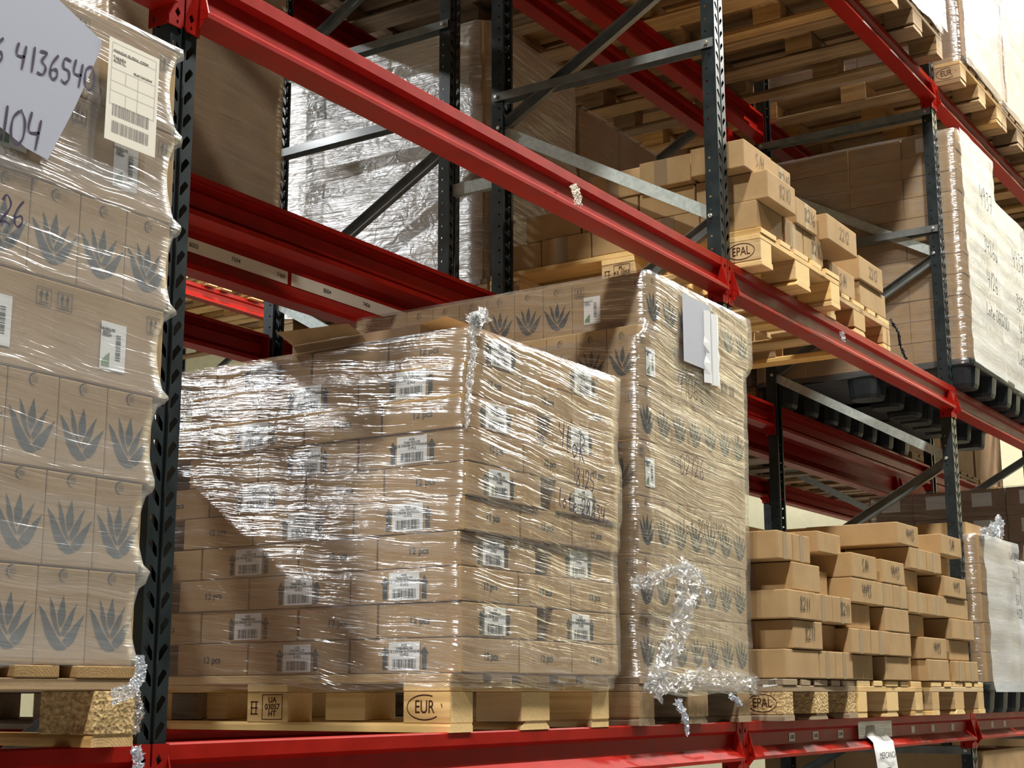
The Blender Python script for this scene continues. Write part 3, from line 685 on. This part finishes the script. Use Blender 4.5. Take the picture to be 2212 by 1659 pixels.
def prof3(zz):
    a = .1445
    for k in range(7):
        if zz < a+hs3[k]: break
        a += hs3[k]
    f = (zz-a)/hs3[k]; d = dr[k]; nx = dr[min(k+1, 6)]
    if zz < .1445: return (-.02, -.01, .004)
    bow = -.016*math.sin(math.pi*min(1, max(0, f)))
    return (d-.01, d+.022+bow*1.2+(.012 if f > .9 or f < .04 else 0), -.014-bow*.45)
fl = wrap('stretch_film', LXR-.805, LXR, -.048, 1.15, .135, LT+.004, M['film_milky'], 'milky stretch film around the nearest stack beside the first frame', prof3, seed=9, amp=.0025, step=.03, dz=.011)
sh = MB(); sp_ = [(-.60, 1.345), (-.444, 1.357), (-.37, 1.365), (-.264, 1.324), (-.267, 1.302), (-.318, 1.171), (-.373, 1.049), (-.421, 1.056), (-.483, 1.078), (-.60, 1.07)]
sh.loft([[(a, -.067, b) for a, b in sp_], [(a, -.0675, b) for a, b in sp_]])
o = obj('packing_sheet', sh.mesh('packing_sheet', M['sheet']), fl); o['label'] = 'bluish translucent packing sheet'
def ship(x, z_, w_, h_, rot):
    o = obj('shipping_label', MB().box(-w_/2, w_/2, -h_/2, h_/2, -.0003, 0).mesh('shipping_label', M['cream_paper'], bevel=0), fl, (x, -.072, z_), (R(90), 0, 0)); o.rotation_euler = (R(90), R(rot), 0); o['label'] = 'large cream shipping label with barcodes'
    mb = MB(); a, b = w_*.44, h_*.46
    def ln(x0, x1, y0, y1): mb.poly([(x0, y0, 0), (x1, y0, 0), (x1, y1, 0), (x0, y1, 0)])
    t_ = .0006
    for y in (b, b-.018, b-.052, b-.078, b-.098, b-.125): ln(-a, a, y-t_, y)
    ln(-a, -a+t_, b-.125, b); ln(a-t_, a, b-.125, b); ln(-.02, -.02+t_, b-.078, b-.052); ln(.012, .012+t_, b-.125, b-.052); ln(-.018, -.018+t_, b-.125, b-.098)
    obj('printed_lines', mb.mesh('printed_lines', M['greyprint']), o, (0, 0, .0004))
    obj('label_text', text_mesh('MANGAS GLOBAL COSM\n\nTABAIBA\nALOE S.L.', .008, M['greyprint'], 'LEFT'), o, (-a+.004, b-.026, .0004)); obj('label_text', text_mesh('ISLAS CANARIAS', .0065, M['greyprint'], 'LEFT'), o, (.0, b-.046, .0004))
    for q, yy in enumerate((-.040, -.074)): obj('barcode', bars(0, w_*.72, .024, 20+q).mesh('barcode', M['greyprint']), o, (-.002, yy, .0004))
ship(-.184, 1.235, .13, .208, 0)
hw(fl, '6 4136540', .050, (-.508, -.0684, 1.195), drop=.09, th=.0042); hw(fl, '104', .066, (-.488, -.0684, 1.052), th=.0042, drop=.1); hw(fl, '26', .052, (-.470, -.068, .903), th=.0042, drop=.1)
scrap(fl, 'film_tail', [(-.085, -.062, .165), (-.085, -.066, .13), (-.11, -.07, .10), (-.16, -.072, .088)], (.02, .03), M['film_white'], 4, .002)
scrap(fl, 'film_tail', [(-.078, -.04, .10), (-.066, -.045, .06), (-.075, -.04, .02)], (.022, .016), M['film_crumple'], 6, .004)
scrap(fl, 'film_tail', [(-.085, -.062, .0), (-.08, -.066, -.04)], (.02, .016), M['film_white'], 8, .005)

core(1.375, 1.79, .335, 1.15, .1455, .1445+10*CH-.002, 'low wrapped stack')  # unseen solid blocks added so light does not pass through the stacks
core(2.275, 2.775, .275, 1.15, .1455, TT-.002, 'tall wrapped stack')
core(LXR-.80, LXR-.035, .235, 1.12, .1455, LT-.002, 'nearest wrapped stack')
core(LXR-.80, LXR-2*AD-.01, -.04, .225, .1455, LT-.002, 'nearest wrapped stack far end')
# ------------------------------------------------------------------ loose cartons
TAPEM = {}
def loose(x0, x1, y0, dep, z0, h, label, txt=None, tape=False, m='kraft', grp='loose cartons', rz=0, key=0, side_tape=False, th=.003):
    sx = x1-x0; t = thing('carton', label, 'cardboard box', (x0+sx/2, y0+dep/2, z0), R(rz), grp)
    obj('carton_body', carton_mesh(sx, dep, h, M[m], .004, .0015), t)
    if txt: hw(t, txt, h*.48, (-sx*.10, -dep/2-.0006, h*.30), m=M['ink'], th=th*1.35, key=key)
    if tape: obj('tape_strip', quad(.036, h-.006, 'tape_strip', M['tape']), t, (0, -dep/2+.0008, h/2), FY)
    if side_tape: obj('tape_strip', quad(.055, h-.006, 'tape_strip', M['tape']), t, (-sx/2+.0008, dep*.08, h/2), FX)
    return t
pp = pallet(2.885, -.085, 0, 'old brown pallet stamped EPAL, first pallet of the second bay', 'woodo', 'chip', stamp='EPAL', rz=R(2.2))
l_ = obj('label', quad(.055, .024, 'label', M['paper']), pp, (-.0008, .045, .130), (R(90), R(-8), R(-90))); l_['label'] = 'small white barcode label'; obj('barcode', bars(0, .022, .014, 31).mesh('barcode', M['ink']), l_, (.006, 0, .0004))
pallet(3.695, -.06, 0, 'bright fresh pine pallet in the middle of the second bay', 'woodn')
pallet(4.545, -.085, 0, 'light pine pallet with mixed blocks, last of the second bay', 'woodn', 'wood')
g1, g2, g3 = 'loose cartons on the EPAL pallet', 'loose cartons on the fresh pine pallet', 'loose cartons on the last pallet of the second bay'
g1 = 'loose cartons on the old brown pallet'
H = .105; zb = .1455
E1 = [  # x0,x1,y0,dep,layer,text,tape,sidetape, extra label
 (2.93, 3.255, -.08, .30, 0, None, 0, 1, 'blank end facing the aisle'), (3.258, 3.42, -.08, .3, 0, None, 1, 0, 'taped end, left of two'), (3.422, 3.605, -.08, .3, 0, None, 1, 0, 'taped end, right of two'),
 (3.0, 3.287, -.085, .30, 1, '8211', 0, 1, 'marked 8211'), (3.30, 3.60, -.02, .3, 1, None, 0, 0, 'set back in shade'),
 (2.945, 3.212, -.095, .30, 2, '8211', 0, 1, 'marked 8211'), (3.214, 3.40, -.085, .3, 2, None, 1, 0, 'taped end'), (3.402, 3.605, -.085, .3, 2, '8211', 1, 0, 'taped and marked 8211'),
 (3.035, 3.30, -.08, .30, 3, None, 0, 1, 'blank end under the top cartons'), (3.31, 3.58, .0, .3, 3, None, 0, 0, 'set back behind its neighbour'),
 (2.915, 3.055, -.075, .30, 4, None, 1, 0, 'narrow taped end, left'), (3.058, 3.225, -.075, .3, 4, None, 1, 0, 'narrow taped end, right')]
for x0, x1, y0, dp, k, tx, tp, st, ex in E1: loose(x0, x1, y0, dp, zb+k*H, H, f'brown carton, {ORD[k+1]} layer on the old brown pallet, {ex}', tx, tp, grp=g1, side_tape=st, key=k)
for k in range(5):
    for j in range(1): loose(2.93+(k % 2)*.04, 3.30+(k % 2)*.04, .235+j*.38, .36, zb+k*H, H, f'brown carton, {ORD[k+1]} layer on the old brown pallet, side row {ORD[j+2]} from the aisle', grp=g1, side_tape=(k % 2 == 0))
H2 = .100; z2 = .1455
E2 = [(3.60, 3.885, -.06, .3, 0, None, 0, 'blank end, left'), (4.00, 4.335, -.07, .3, 0, None, 0, 'blank end, right of the dark gap'),
 (3.575, 3.79, -.09, .3, 1, None, 1, 'taped end, left'), (3.795, 4.02, -.09, .3, 1, None, 1, 'taped end, middle'), (4.025, 4.32, -.08, .3, 1, None, 0, 'blank end, right'),
 (3.61, 3.88, -.06, .3, 2, None, 0, 'blank end shaded, left'), (4.0, 4.31, -.08, .3, 2, None, 0, 'blank end, right of the dark gap'),
 (3.62, 3.905, -.085, .3, 3, '4493', 0, 'marked 4493'), (3.907, 4.12, -.08, .3, 3, None, 1, 'taped end, middle'), (4.122, 4.315, -.08, .3, 3, None, 1, 'taped end, right'),
 (3.63, 3.92, -.085, .3, 4, 'S/H', 0, 'marked S/H'), (3.995, 4.285, -.08, .3, 4, '4493', 0, 'marked 4493'),
 (3.42, 3.665, -.03, .3, 5, None, 0, 'small blank box on top')]
for x0, x1, y0, dp, k, tx, tp, ex in E2: loose(x0, x1, y0, dp, z2+k*H2 if k < 5 else zb+5*H-.04+.0, H2 if k < 5 else .085, f'brown carton, {ORD[k+1]} layer on the fresh pine pallet, {ex}', tx, tp, grp=g2, key=k+3)
loose(3.44, 3.98, .35, .5, z2+5*H2, .13, 'shaded brown carton behind the top of the fresh pine pallet load', grp=g2)
for k in range(5):
    for j in range(1): loose(3.62+(k % 2)*.03, 3.99, .245+j*.36, .35, z2+k*H2, H2, f'brown carton, {ORD[k+1]} layer on the fresh pine pallet, side row {ORD[j+2]} from the aisle', grp=g2)
E3 = [(4.50, 4.81, -.09, .3, 0, None, 0, 'blank end, left'), (4.895, 5.055, -.09, .3, 0, None, 1, 'taped end, middle'), (5.057, 5.265, -.09, .3, 0, None, 1, 'taped end, right'),
 (4.485, 4.805, -.085, .3, 1, '4493', 0, 'marked 4493'), (4.885, 5.2, -.07, .3, 1, None, 0, 'blank end, right'),
 (4.33, 4.60, -.05, .3, 2, None, 0, 'shaded end, left'), (4.885, 5.24, -.09, .3, 2, None, 0, 'blank end, right of the dark gap'),
 (4.31, 4.56, -.085, .3, 3, None, 1, 'taped end, left'), (4.562, 4.845, -.085, .3, 3, None, 1, 'taped end, middle'), (4.848, 5.195, -.08, .3, 3, None, 0, 'blank end, right'),
 (4.30, 4.55, -.05, .3, 4, None, 0, 'shaded end, left'), (4.81, 5.155, -.09, .3, 4, '4493', 0, 'marked 4493'),
 (4.355, 4.585, -.085, .3, 5, None, 1, 'taped end, left'), (4.588, 4.80, -.085, .3, 5, None, 1, 'taped end, middle'), (4.803, 5.05, -.04, .3, 5, None, 0, 'blank shaded end, right'),
 (4.205, 4.49, -.085, .42, 6, '4493', 0, 'marked 4493'), (4.80, 5.12, -.09, .3, 6, 'S/H', 0, 'marked S/H')]
H3 = .0965
for x0, x1, y0, dp, k, tx, tp, ex in E3: loose(x0, x1, y0, dp, .1455+k*H3, H3, f'brown carton, {ORD[k+1]} layer on the third pine pallet, {ex}', tx, tp, grp=g3, key=k+9)
for k in range(6): loose(4.32 if k > 1 else 4.52, 4.80, .225, .42, .1455+k*H3, H3, f'brown carton, {ORD[k+1]} layer on the third pine pallet, second row from the aisle', grp=g3)
t = thing('open_carton', 'open topped carton behind the top cartons near the third frame', 'cardboard box', (4.62, .30, .1455+6*H3)); obj('carton_wall', MB().box(0, .4, 0, .004, 0, .14).box(0, .4, .296, .3, 0, .14).box(0, .004, .004, .296, 0, .14).box(.396, .4, .004, .296, 0, .14).mesh('carton_wall', M['kraft']), t)
# cards and the notice on the lower beam of the second bay
for i, (x, s) in enumerate(((3.18, '5102'), (3.41, '5103'), (3.67, '5104'), (4.55, ''), (4.83, ''), (5.13, ''))):
    c = obj('beam_card', quad(.055 if s else .045, .030, 'beam_card', M['cream_paper'])); c.location = (x, .0098, -.062); c.rotation_euler = FY; tag(c, f'small buff number card on the lower beam, second bay, {ORD[i+1]} from the left', 'number card', 'number cards on the lower beam')
    if s: obj('printed_number', text_mesh(s, .02, M['ink']), c, (0, 0, .0006))
for i, x in enumerate((5.53, 5.80, 6.03)):
    c = obj('beam_card', quad(.045, .030, 'beam_card', M['cream_paper'])); c.location = (x, .0098, -.062); c.rotation_euler = FY; tag(c, f'small buff number card on the lower beam, third bay, {ORD[i+1]} from the left', 'number card', 'number cards on the lower beam')
t = thing('paper_notice', 'white paper notice hanging from the lower beam with clear tape', 'notice', (4.03, 0, 0))
rg = []
for z_, y_ in ((-.035, -.003), (-.075, -.006), (-.088, -.022), (-.10, -.034), (-.15, -.042), (-.22, -.050), (-.30, -.046)):
    rg.append([(-.12+.24*i/8, y_-.005*math.sin(i*.8), z_) for i in range(9)])
solid(obj('sheet_of_paper', MB().loft(rg, close=False, cap=False).mesh('sheet_of_paper', M['paper'], smooth=True), t), .0006)
obj('printed_text', text_mesh('MERCANCIA\n\nAPTA', .036, M['ink']), t, (0, -.0535, -.185), FY)
o = obj('tape_strip', MB().box(-.2, .2, -.0045, -.004, -.085, -.018).mesh('tape_strip', M['film_white']), t); o['label'] = 'clear adhesive tape'
# ================================================================== middle level, second bay: loose cartons on two pallets
ZL = 1.6365
pallet(2.84, -.085, ZL, 'golden pallet stamped EPAL on the middle level, under the loose cartons', 'woodn', 'woodn', stamp='EPAL', stamp2='PL-\n63 1055\nHT')
pallet(3.69, -.005, ZL, 'golden pallet with a black mark on the middle level, second of two', 'woodn', 'wood')
g4 = 'loose cartons on the first middle level pallet'; g5 = 'loose cartons on the second middle level pallet'
zb = ZL+.1455; H = .112
for j in range(5):
    loose(2.85+(.0, .005, -.004, .0, .006)[j], 3.10, -.07+.236*j, .232, zb, H, f'brown carton, first layer, first middle level pallet, side row {ORD[j+1]} from the aisle', grp=g4, side_tape=j in (1, 3), m='kraft')
for j in range(4):
    loose(2.86, 3.13, (-.115, .185, .43, .69)[j], (.295, .24, .255, .26)[j], zb+H, H, f'brown carton, second layer, first middle level pallet, side row {ORD[j+1]} from the aisle', '8210' if j == 0 else None, grp=g4, th=.002, side_tape=j in (0, 2), m='kraft')
for j in range(3):
    loose(2.79+.03*j, 3.05, (-.055, .18, .41)[j], .222, zb+2*H, H, f'brown carton, third layer, first middle level pallet, side row {ORD[j+1]} from the aisle', 'S/H' if j == 0 else None, grp=g4, th=.002, side_tape=j in (1, 2), m='kraft')
loose(3.105, 3.29, -.075, .3, zb, H, 'brown carton with taped end, first layer, first middle level pallet, middle of the aisle front', None, True, grp=g4)
loose(3.295, 3.50, -.075, .3, zb, H, 'brown carton marked 8210 with tape, first layer, first middle level pallet, right end', '8210', True, grp=g4, th=.0024)
loose(3.14, 3.20, .02, .3, zb+H, H, 'narrow shaded carton in the gap of the second middle level layer', grp=g4)
loose(3.205, 3.425, -.085, .3, zb+H, H, 'brown carton marked 8216 with tape, second layer, first middle level pallet, aisle front', '8216', True, grp=g4, th=.0024)
loose(3.05, 3.25, -.05, .3, zb+2*H, H, 'brown carton marked 8210 with tape, third layer, first middle level pallet, aisle front', '8210', True, grp=g4, th=.0024)
loose(3.47, 3.81, -.11, .3, zb+H, H, 'brown carton marked 2212 overhanging the gap between the middle level pallets', '2212', grp=g4, th=.0024)
loose(3.52, 3.74, .05, .3, zb, H, 'shaded brown carton bridging the two middle level pallets', grp=g4)
loose(3.76, 4.07, -.0, .3, zb, H, 'brown carton marked S/H on the second middle level pallet, left', 'S/H', grp=g5, th=.0024)
loose(4.13, 4.47, -.0, .3, zb, H, 'blank brown carton on the second middle level pallet, right end, lower', grp=g5)
loose(4.11, 4.42, -.01, .3, zb+H, H, 'brown carton marked 2212 on the second middle level pallet, right end, upper', '2212', grp=g5, th=.0024)
sc = scrap(None, 'black_strap', [(4.46, -.02, 1.78), (4.47, -.05, 1.72), (4.49, -.05, 1.66), (4.53, -.06, 1.60)], (.014, .01), M['black'], 2, .006); tag(sc, 'black strap end hanging from the second middle level pallet', 'strap')
sc = scrap(None, 'torn_label', [(1.62, -.006, 1.60), (1.635, -.012, 1.57), (1.64, -.012, 1.535)], (.035, .03), M['cream_paper'], 4, .003); tag(sc, 'torn paper tag stuck on the middle red beam of the first bay', 'label')
sc = scrap(None, 'torn_label', [(3.85, -.006, 1.60), (3.86, -.012, 1.57), (3.865, -.010, 1.555)], (.03, .02), M['film_white'], 8, .003); tag(sc, 'scrap of film stuck on the middle red beam of the second bay', 'label')
# ================================================================== generic wrapped loads
def load(x0, y0, z0, nx, ny, nz, cw, cd, ch, where, m='kraftd', fm='film_brown', amp=.006, seed=0, front=True, side=True, marks=None, film_to=None, corner=.02, col=None, filmname=None):
    """cartons on the aisle face and on the side face that looks to the camera"""
    g = 'cartons of the '+where; proto = {}
    for k in range(nz):
        for j in range(ny):
            for i in range(nx):
                if not ((side and i == 0) or (front and j == 0)): continue
                rnd = random.Random((i, j, k, where).__repr__()); jx = rnd.uniform(-.004, .004); jy = rnd.uniform(-.004, .004)
                lab = f'{ORD[k+1]} layer carton, ' + ('near corner' if i == 0 and j == 0 else (f'{ORD[i+1]} along front' if j == 0 else f'{ORD[j+1]} along side')) + f', {where}'
                c = obj('carton', carton_mesh(cw, cd, ch, M[m], .003, .0012), None, (x0+(i+.5)*cw+jx, y0+(j+.5)*cd+jy, z0+k*ch)); tag(c, lab, 'cardboard box', g)
                if marks: marks(c, i, j, k, cw, cd, ch)
    if nx > 1 and ny > 1: core(x0+cw+.006, x0+nx*cw-.006, y0+cd+.006, y0+ny*cd-.006, z0, z0+nz*ch-.002, where)  # unseen fill block, added to keep light from crossing the hollow load
    if fm:
        return wrap('stretch_film', x0, x0+nx*cw, y0, y0+ny*cd, z0-(.03 if film_to is None else film_to), z0+nz*ch+.004, M[fm], filmname or f'stretch film around the {where}', lambda z: (-.006, .008, -.007), amp, seed=seed, corner=corner)
TXT = {}
def textblock(seed, wd, hh, m):
    if seed in TXT: return TXT[seed]
    rnd = random.Random(seed); mb = MB(); y = hh/2
    while y > -hh/2:
        x = -wd/2; e = wd/2-rnd.uniform(0, .3)*wd
        while x < e:
            l_ = rnd.uniform(.006, .02); mb.poly([(x, y, 0), (min(x+l_, e), y, 0), (min(x+l_, e), y-.0022, 0), (x, y-.0022, 0)]); x += l_+.004
        y -= .009
    TXT[seed] = mb.mesh('printed_text', m); return TXT[seed]
def mk_text(c, i, j, k, cw, cd, ch):
    if i == 0 and ch < .2: obj('printed_text', textblock(k % 3, cd*.6, ch*.55, M['greyprint']), c, (-cw/2+.0008, 0, ch*.5), FX)
# back row, first bay (grey brown tall carton load seen between the frames)
load(.80, 1.15, ZL+.002, 1, 2, 1, .80, .59, 1.38, 'tall load of the back row in the first bay', 'kraft2', 'film_brown', .012, 21, film_to=.0)
# back row, second bay: brilliantly lit wrapped load and its neighbour
pallet(2.86, 1.14, ZL, 'pallet under the brightly lit wrapped load of the back row', 'woodd')
load(2.86, 1.16, ZL+.1455, 2, 3, 3, .39, .385, .385, 'brightly lit back row load', 'kraft2', 'film_bright', .012, 33, corner=.04)
pallet(3.68, 1.14, ZL, 'pallet under the second wrapped load of the back row', 'woodd')
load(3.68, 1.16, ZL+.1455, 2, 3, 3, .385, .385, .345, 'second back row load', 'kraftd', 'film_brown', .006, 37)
# ================================================================== middle level, third bay: black pallets with white wrapped loads
plastic_pallet(5.47, -.11, ZL, 'black plastic pallet on the middle level, first of the third bay')
plastic_pallet(6.12, -.09, ZL, 'black plastic pallet on the middle level, second of the third bay', .62)
plastic_pallet(6.80, -.09, ZL, 'black plastic pallet on the middle level, third of the third bay')
def mk_lab(c, i, j, k, cw, cd, ch):
    mk_text(c, i, j, k, cw, cd, ch)
    if i == 0 and j == 0 and k == 10: obj('label', quad(.08, .08, 'label', M['paper']), c, (-cw/2+.0003, .03, ch*.5), FX)['label'] = 'white label'
f1 = load(5.47, -.09, ZL+.1455, 1, 4, 11, .62, .295, .1135, 'tall white wrapped load above the third frame', 'kraft', 'film_brown', .004, 41, marks=mk_lab)
# second layer of white film on the aisle face
def face_film(parent, x0, x1, y, z0, z1, m, label, seed=0, amp=.006, lay=.1135):
    rg = []; nz = int((z1-z0)/.03)
    for k in range(nz+1):
        z = z0+(z1-z0)*k/nz; r = []
        for i in range(15): 
            x = x0+(x1-x0)*i/14; ph = ((z-z0) % lay)/lay
            r.append((x+.004*math.sin(z*31), y-.004-amp*(noise.noise(Vector((x*6, z*6, seed)))+.8)+.006*math.sin(math.pi*ph), z))
        rg.append(r)
    o = obj('film_sheet', MB().loft(rg, close=False, cap=False).mesh('film_sheet', m, smooth=True), parent); o['label'] = label; return o
face_film(f1, 5.468, 6.10, -.112, ZL+.12, ZL+.145+11*.1135, M['film_white'], 'white film over the aisle face', 3)
for txt, h, x, z in (('4937', .11, 5.68, 2.66), ('3486u', .095, 5.70, 2.40), ('4/26', .10, 5.72, 2.21), ('Lote 0602001', .07, 5.67, 2.05)): hw(f1, txt, h, (x, -.142, z), m=M['ink'], th=.0075, key=1, drop=-.03)
f2 = load(6.13, -.08, ZL+.1455, 1, 1, 9, .61, .295, .1135, 'second white wrapped load of the third bay', 'kraft', 'film_brown', .004, 43)
face_film(f2, 6.125, 6.745, -.102, ZL+.12, ZL+.145+9*.1135, M['film_white'], 'white film over the aisle face', 5)
for txt, h, x, z in (('4937', .11, 6.32, 2.47), ('3252u', .095, 6.34, 2.22), ('4/26', .10, 6.37, 2.05), ('Lote 0602001', .07, 6.30, 1.90)): hw(f2, txt, h, (x, -.132, z), m=M['ink'], th=.0075, key=2, drop=-.03)
f3 = load(6.82, -.08, ZL+.1455, 1, 1, 8, .62, .295, .1135, 'third white wrapped load of the third bay', 'kraft', 'film_brown', .004, 47)
face_film(f3, 6.815, 7.44, -.102, ZL+.12, ZL+.145+8*.1135, M['film_white'], 'white film over the aisle face', 6)
# ================================================================== lower level, third bay
plastic_pallet(5.455, -.08, 0, 'black plastic pallet on the lower level beside the third frame', .66)
plastic_pallet(6.16, -.07, 0, 'black plastic pallet on the lower level, second of the third bay', .66)
f4 = load(5.47, -.07, .146, 1, 2, 5, .63, .37, .146, 'white wrapped lower load beside the third frame', 'kraft', 'film_brown', .004, 51, corner=.03)
face_film(f4, 5.475, 6.11, -.092, .10, .146+5*.146, M['film_white'], 'white film over the aisle face', 8, .01, .146)
for txt, h, x, z in (('Lot 084456', .04, 5.85, .775), ('4466', .065, 5.88, .655), ('1561m', .05, 5.91, .545), ('4/28', .05, 5.92, .475)): hw(f4, txt, h, (x, -.122, z), m=M['ink'], th=.005, key=4)
t = thing('open_carton', 'open carton under bunched film on top of the white wrapped lower load', 'cardboard box', (5.52, .0, .146+5*.146+.002)); obj('carton_wall', MB().box(0, .45, 0, .004, 0, .07).box(0, .45, .336, .34, 0, .075).box(0, .004, .004, .336, 0, .07).box(.446, .45, .004, .336, 0, .07).mesh('carton_wall', M['kraft']), t)
scrap(f4, 'bunched_film', [(5.50, -.08, .88), (5.66, -.09, .90), (5.80, -.08, .935), (5.95, -.05, .965), (6.08, -.03, .93)], (.05, .12), M['film_white'], 22, .012)
f5 = load(6.18, -.06, .146, 1, 1, 5, .63, .37, .130, 'second white wrapped lower load of the third bay', 'kraft', 'film_white', .004, 53, corner=.03)
# grid labelled load behind, last of the third bay
pallet(7.30, -.03, 0, 'pallet under the dark load with rows of white labels', 'woodd')
def mk_grid(c, i, j, k, cw, cd, ch):
    if i == 0: obj('label', quad(.125, .085, 'label', M['paper']), c, (-cw/2+.0003, .0, ch*.62), FX)['label'] = 'white label'
core(7.33, 7.72, -.02, 1.12, .1455, .1455+3*.172-.002, 'dark wrapped load, lower part')
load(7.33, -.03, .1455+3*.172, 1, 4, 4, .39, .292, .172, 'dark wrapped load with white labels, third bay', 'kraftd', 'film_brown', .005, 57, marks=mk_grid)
# ================================================================== lower storey on the floor
def stack_floor(x0, y0, nx, ny, nz, where, seed):
    pallet(x0, y0, -1.5499, f'floor pallet under the {where}', 'woodd')
    core(x0, x0+.78, y0+.01, y0+1.17, -1.5499+.145, -1.5499+.145+2*.305-.002, where+', lower part')
    load(x0, y0+.01, -1.5499+.145+2*.305, 1, ny, 2, .78, .39, .305, where, 'kraft', None, seed=seed)
stack_floor(8.28, .02, 2, 3, 4, 'floor load beyond the fourth frame', 3)
stack_floor(5.55, -.02, 2, 3, 4, 'floor load under the third bay', 4)
# ================================================================== upper level: pallets seen from below with their loads
ups = {0: (.06, .92, 1.77), 1: (2.82, 3.62, 4.40), 2: (5.52, 6.33, 7.16), 3: (8.2, 9.05, 9.88)}
nms = ('first', 'second', 'third')
Z2 = 3.3075
def big(x, y, z, where, seed, sx=.8, hh=1.0, m='kraft2', fm=None, nx=2, sy=1.16):
    t = thing('pallet_load', f'boxed goods of the {where}', 'pallet load', (x, y, z))
    obj('load_body', carton_mesh(sx, sy, hh, M[m]), t, (sx/2, sy/2, 0))
    if fm: obj('film_cover', MB().box(-.006, sx+.006, -.008, sy+.006, -.02, hh+.006).mesh('film_cover', M[fm], bevel=.006), t)
    return t
for b, xs in ups.items():
    for i, x in enumerate(xs):
        yy = -.13 if b > 0 else -.08
        st = 'EUR' if (b, i) == (2, 0) else None
        pallet(x, yy, Z2, f'upper level pallet of the near row, {bays[b+1]}, {nms[i]} of three, seen from below', 'woodd' if (b+i) % 2 else 'wood', stamp=st)
        vis = (b, i) in ((1, 2), (2, 0), (2, 1), (2, 2))
        wh = f'upper near row load, {bays[b+1]}, {nms[i]} of three'
        if vis:
            f_ = load(x+.01, yy-.01, Z2+.1455, 2, 2, 2, .385, .585, .495, wh, 'kraftd', 'film', .008, 60+b*3+i, corner=.03, side=(i == 0))
            face_film(f_, x+.005, x+.775, yy-.028, Z2+.13, Z2+.145+.99, M['film_milky'], 'milky film over the aisle face', i+b, .012, .33)
        else: big(x, yy+.02, Z2+.1455, wh, 60+b*3+i)
for b, xs in {0: (.3, 1.2), 1: (2.85, 3.66, 4.47), 2: (5.52, 6.33, 7.16), 3: (8.25, 9.08, 9.9)}.items():
    for i, x in enumerate(xs):
        pallet(x, 1.13, Z2, f'upper level pallet of the back row, {bays[b+1]}, {nms[i]} from the left, seen from below', ('woodd', 'woodo', 'wood')[(b+i) % 3])
        big(x, 1.16, Z2+.1455, f'upper back row load, {bays[b+1]}, {nms[i]} from the left', 90+b*3+i)
# middle level of the back row further on: pallets seen from below
for b, xs in {1: (4.5,), 2: (5.55, 6.4, 7.25), 3: (8.25, 9.1, 9.95)}.items():
    for i, x in enumerate(xs):
        pallet(x, 1.13, ZL, f'middle level pallet of the back row, {bays[b+1]}, {ORD[i+1]} in line, seen from below', ('woodd', 'woodo', 'wood')[(b+i) % 3])
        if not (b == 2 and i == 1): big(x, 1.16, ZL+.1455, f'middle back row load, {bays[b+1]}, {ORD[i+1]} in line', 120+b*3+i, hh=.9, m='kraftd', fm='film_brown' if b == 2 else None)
# white strips on the back row beam
for b, segs in {0: ((.60, 1.725, ((1.267, '8003'), (1.464, '7504'), (1.69, '7409'))), (1.745, 2.62, ((1.939, '8004'), (2.167, '7406')))), 1: ((2.84, 3.95, ()), (3.99, 5.3, ()))}.items():
    for i, (xa, xb, tx) in enumerate(segs):
        s = obj('label_strip', MB().box(xa, xb, 1.2192, 1.2200, ZL-.136, ZL-.090).mesh('label_strip', M['cream_paper'])); tag(s, f'long white label strip along the back row beam, {bays[b+1]}, {("left","right")[i]} one', 'label strip')
        for xq, q in tx: obj('printed_number', text_mesh(q, .022, M['ink']), s, (xq, 1.2186, ZL-.113), FY)
# ================================================================== the far rack across the rear aisle
for i, (x, hh, m_, fm) in enumerate(((5.55, .5, 'kraft', 'film_white'), (6.42, .75, 'kraft2', 'film_white'), (7.25, .9, 'kraft2', 'film_white'))):
    pallet(x, 6.1, Z2, f'far rack pallet on the front row, {nms[i]} from the left', 'woodn'); big(x, 6.11, Z2+.1455, f'far rack load, {nms[i]} from the left', 150+i, .78, hh, m_, 'film_brown')
for i, x in enumerate((5.6, 6.5, 7.3)):
    pallet(x, 7.30, Z2, f'far rack pallet on the second row, {nms[i]} from the left', 'wood'); big(x, 7.31, Z2+.1455, f'second row far rack load, {nms[i]} from the left', 160+i, .78, 1.0, 'kraft2', 'film_white')

# unseen pallets and loads added left of the first frame, shading the low stack
for i, x in enumerate((-.93, -1.78)):
    pallet(x, -.06, ZL, f'middle level pallet left of the first frame, {ORD[i+1]} from it', 'woodd'); big(x, -.04, ZL+.1455, f'added unseen middle load left of the first frame, {ORD[i+1]} from it', 180+i)

for i, x in enumerate((.08, .95, 1.80)):
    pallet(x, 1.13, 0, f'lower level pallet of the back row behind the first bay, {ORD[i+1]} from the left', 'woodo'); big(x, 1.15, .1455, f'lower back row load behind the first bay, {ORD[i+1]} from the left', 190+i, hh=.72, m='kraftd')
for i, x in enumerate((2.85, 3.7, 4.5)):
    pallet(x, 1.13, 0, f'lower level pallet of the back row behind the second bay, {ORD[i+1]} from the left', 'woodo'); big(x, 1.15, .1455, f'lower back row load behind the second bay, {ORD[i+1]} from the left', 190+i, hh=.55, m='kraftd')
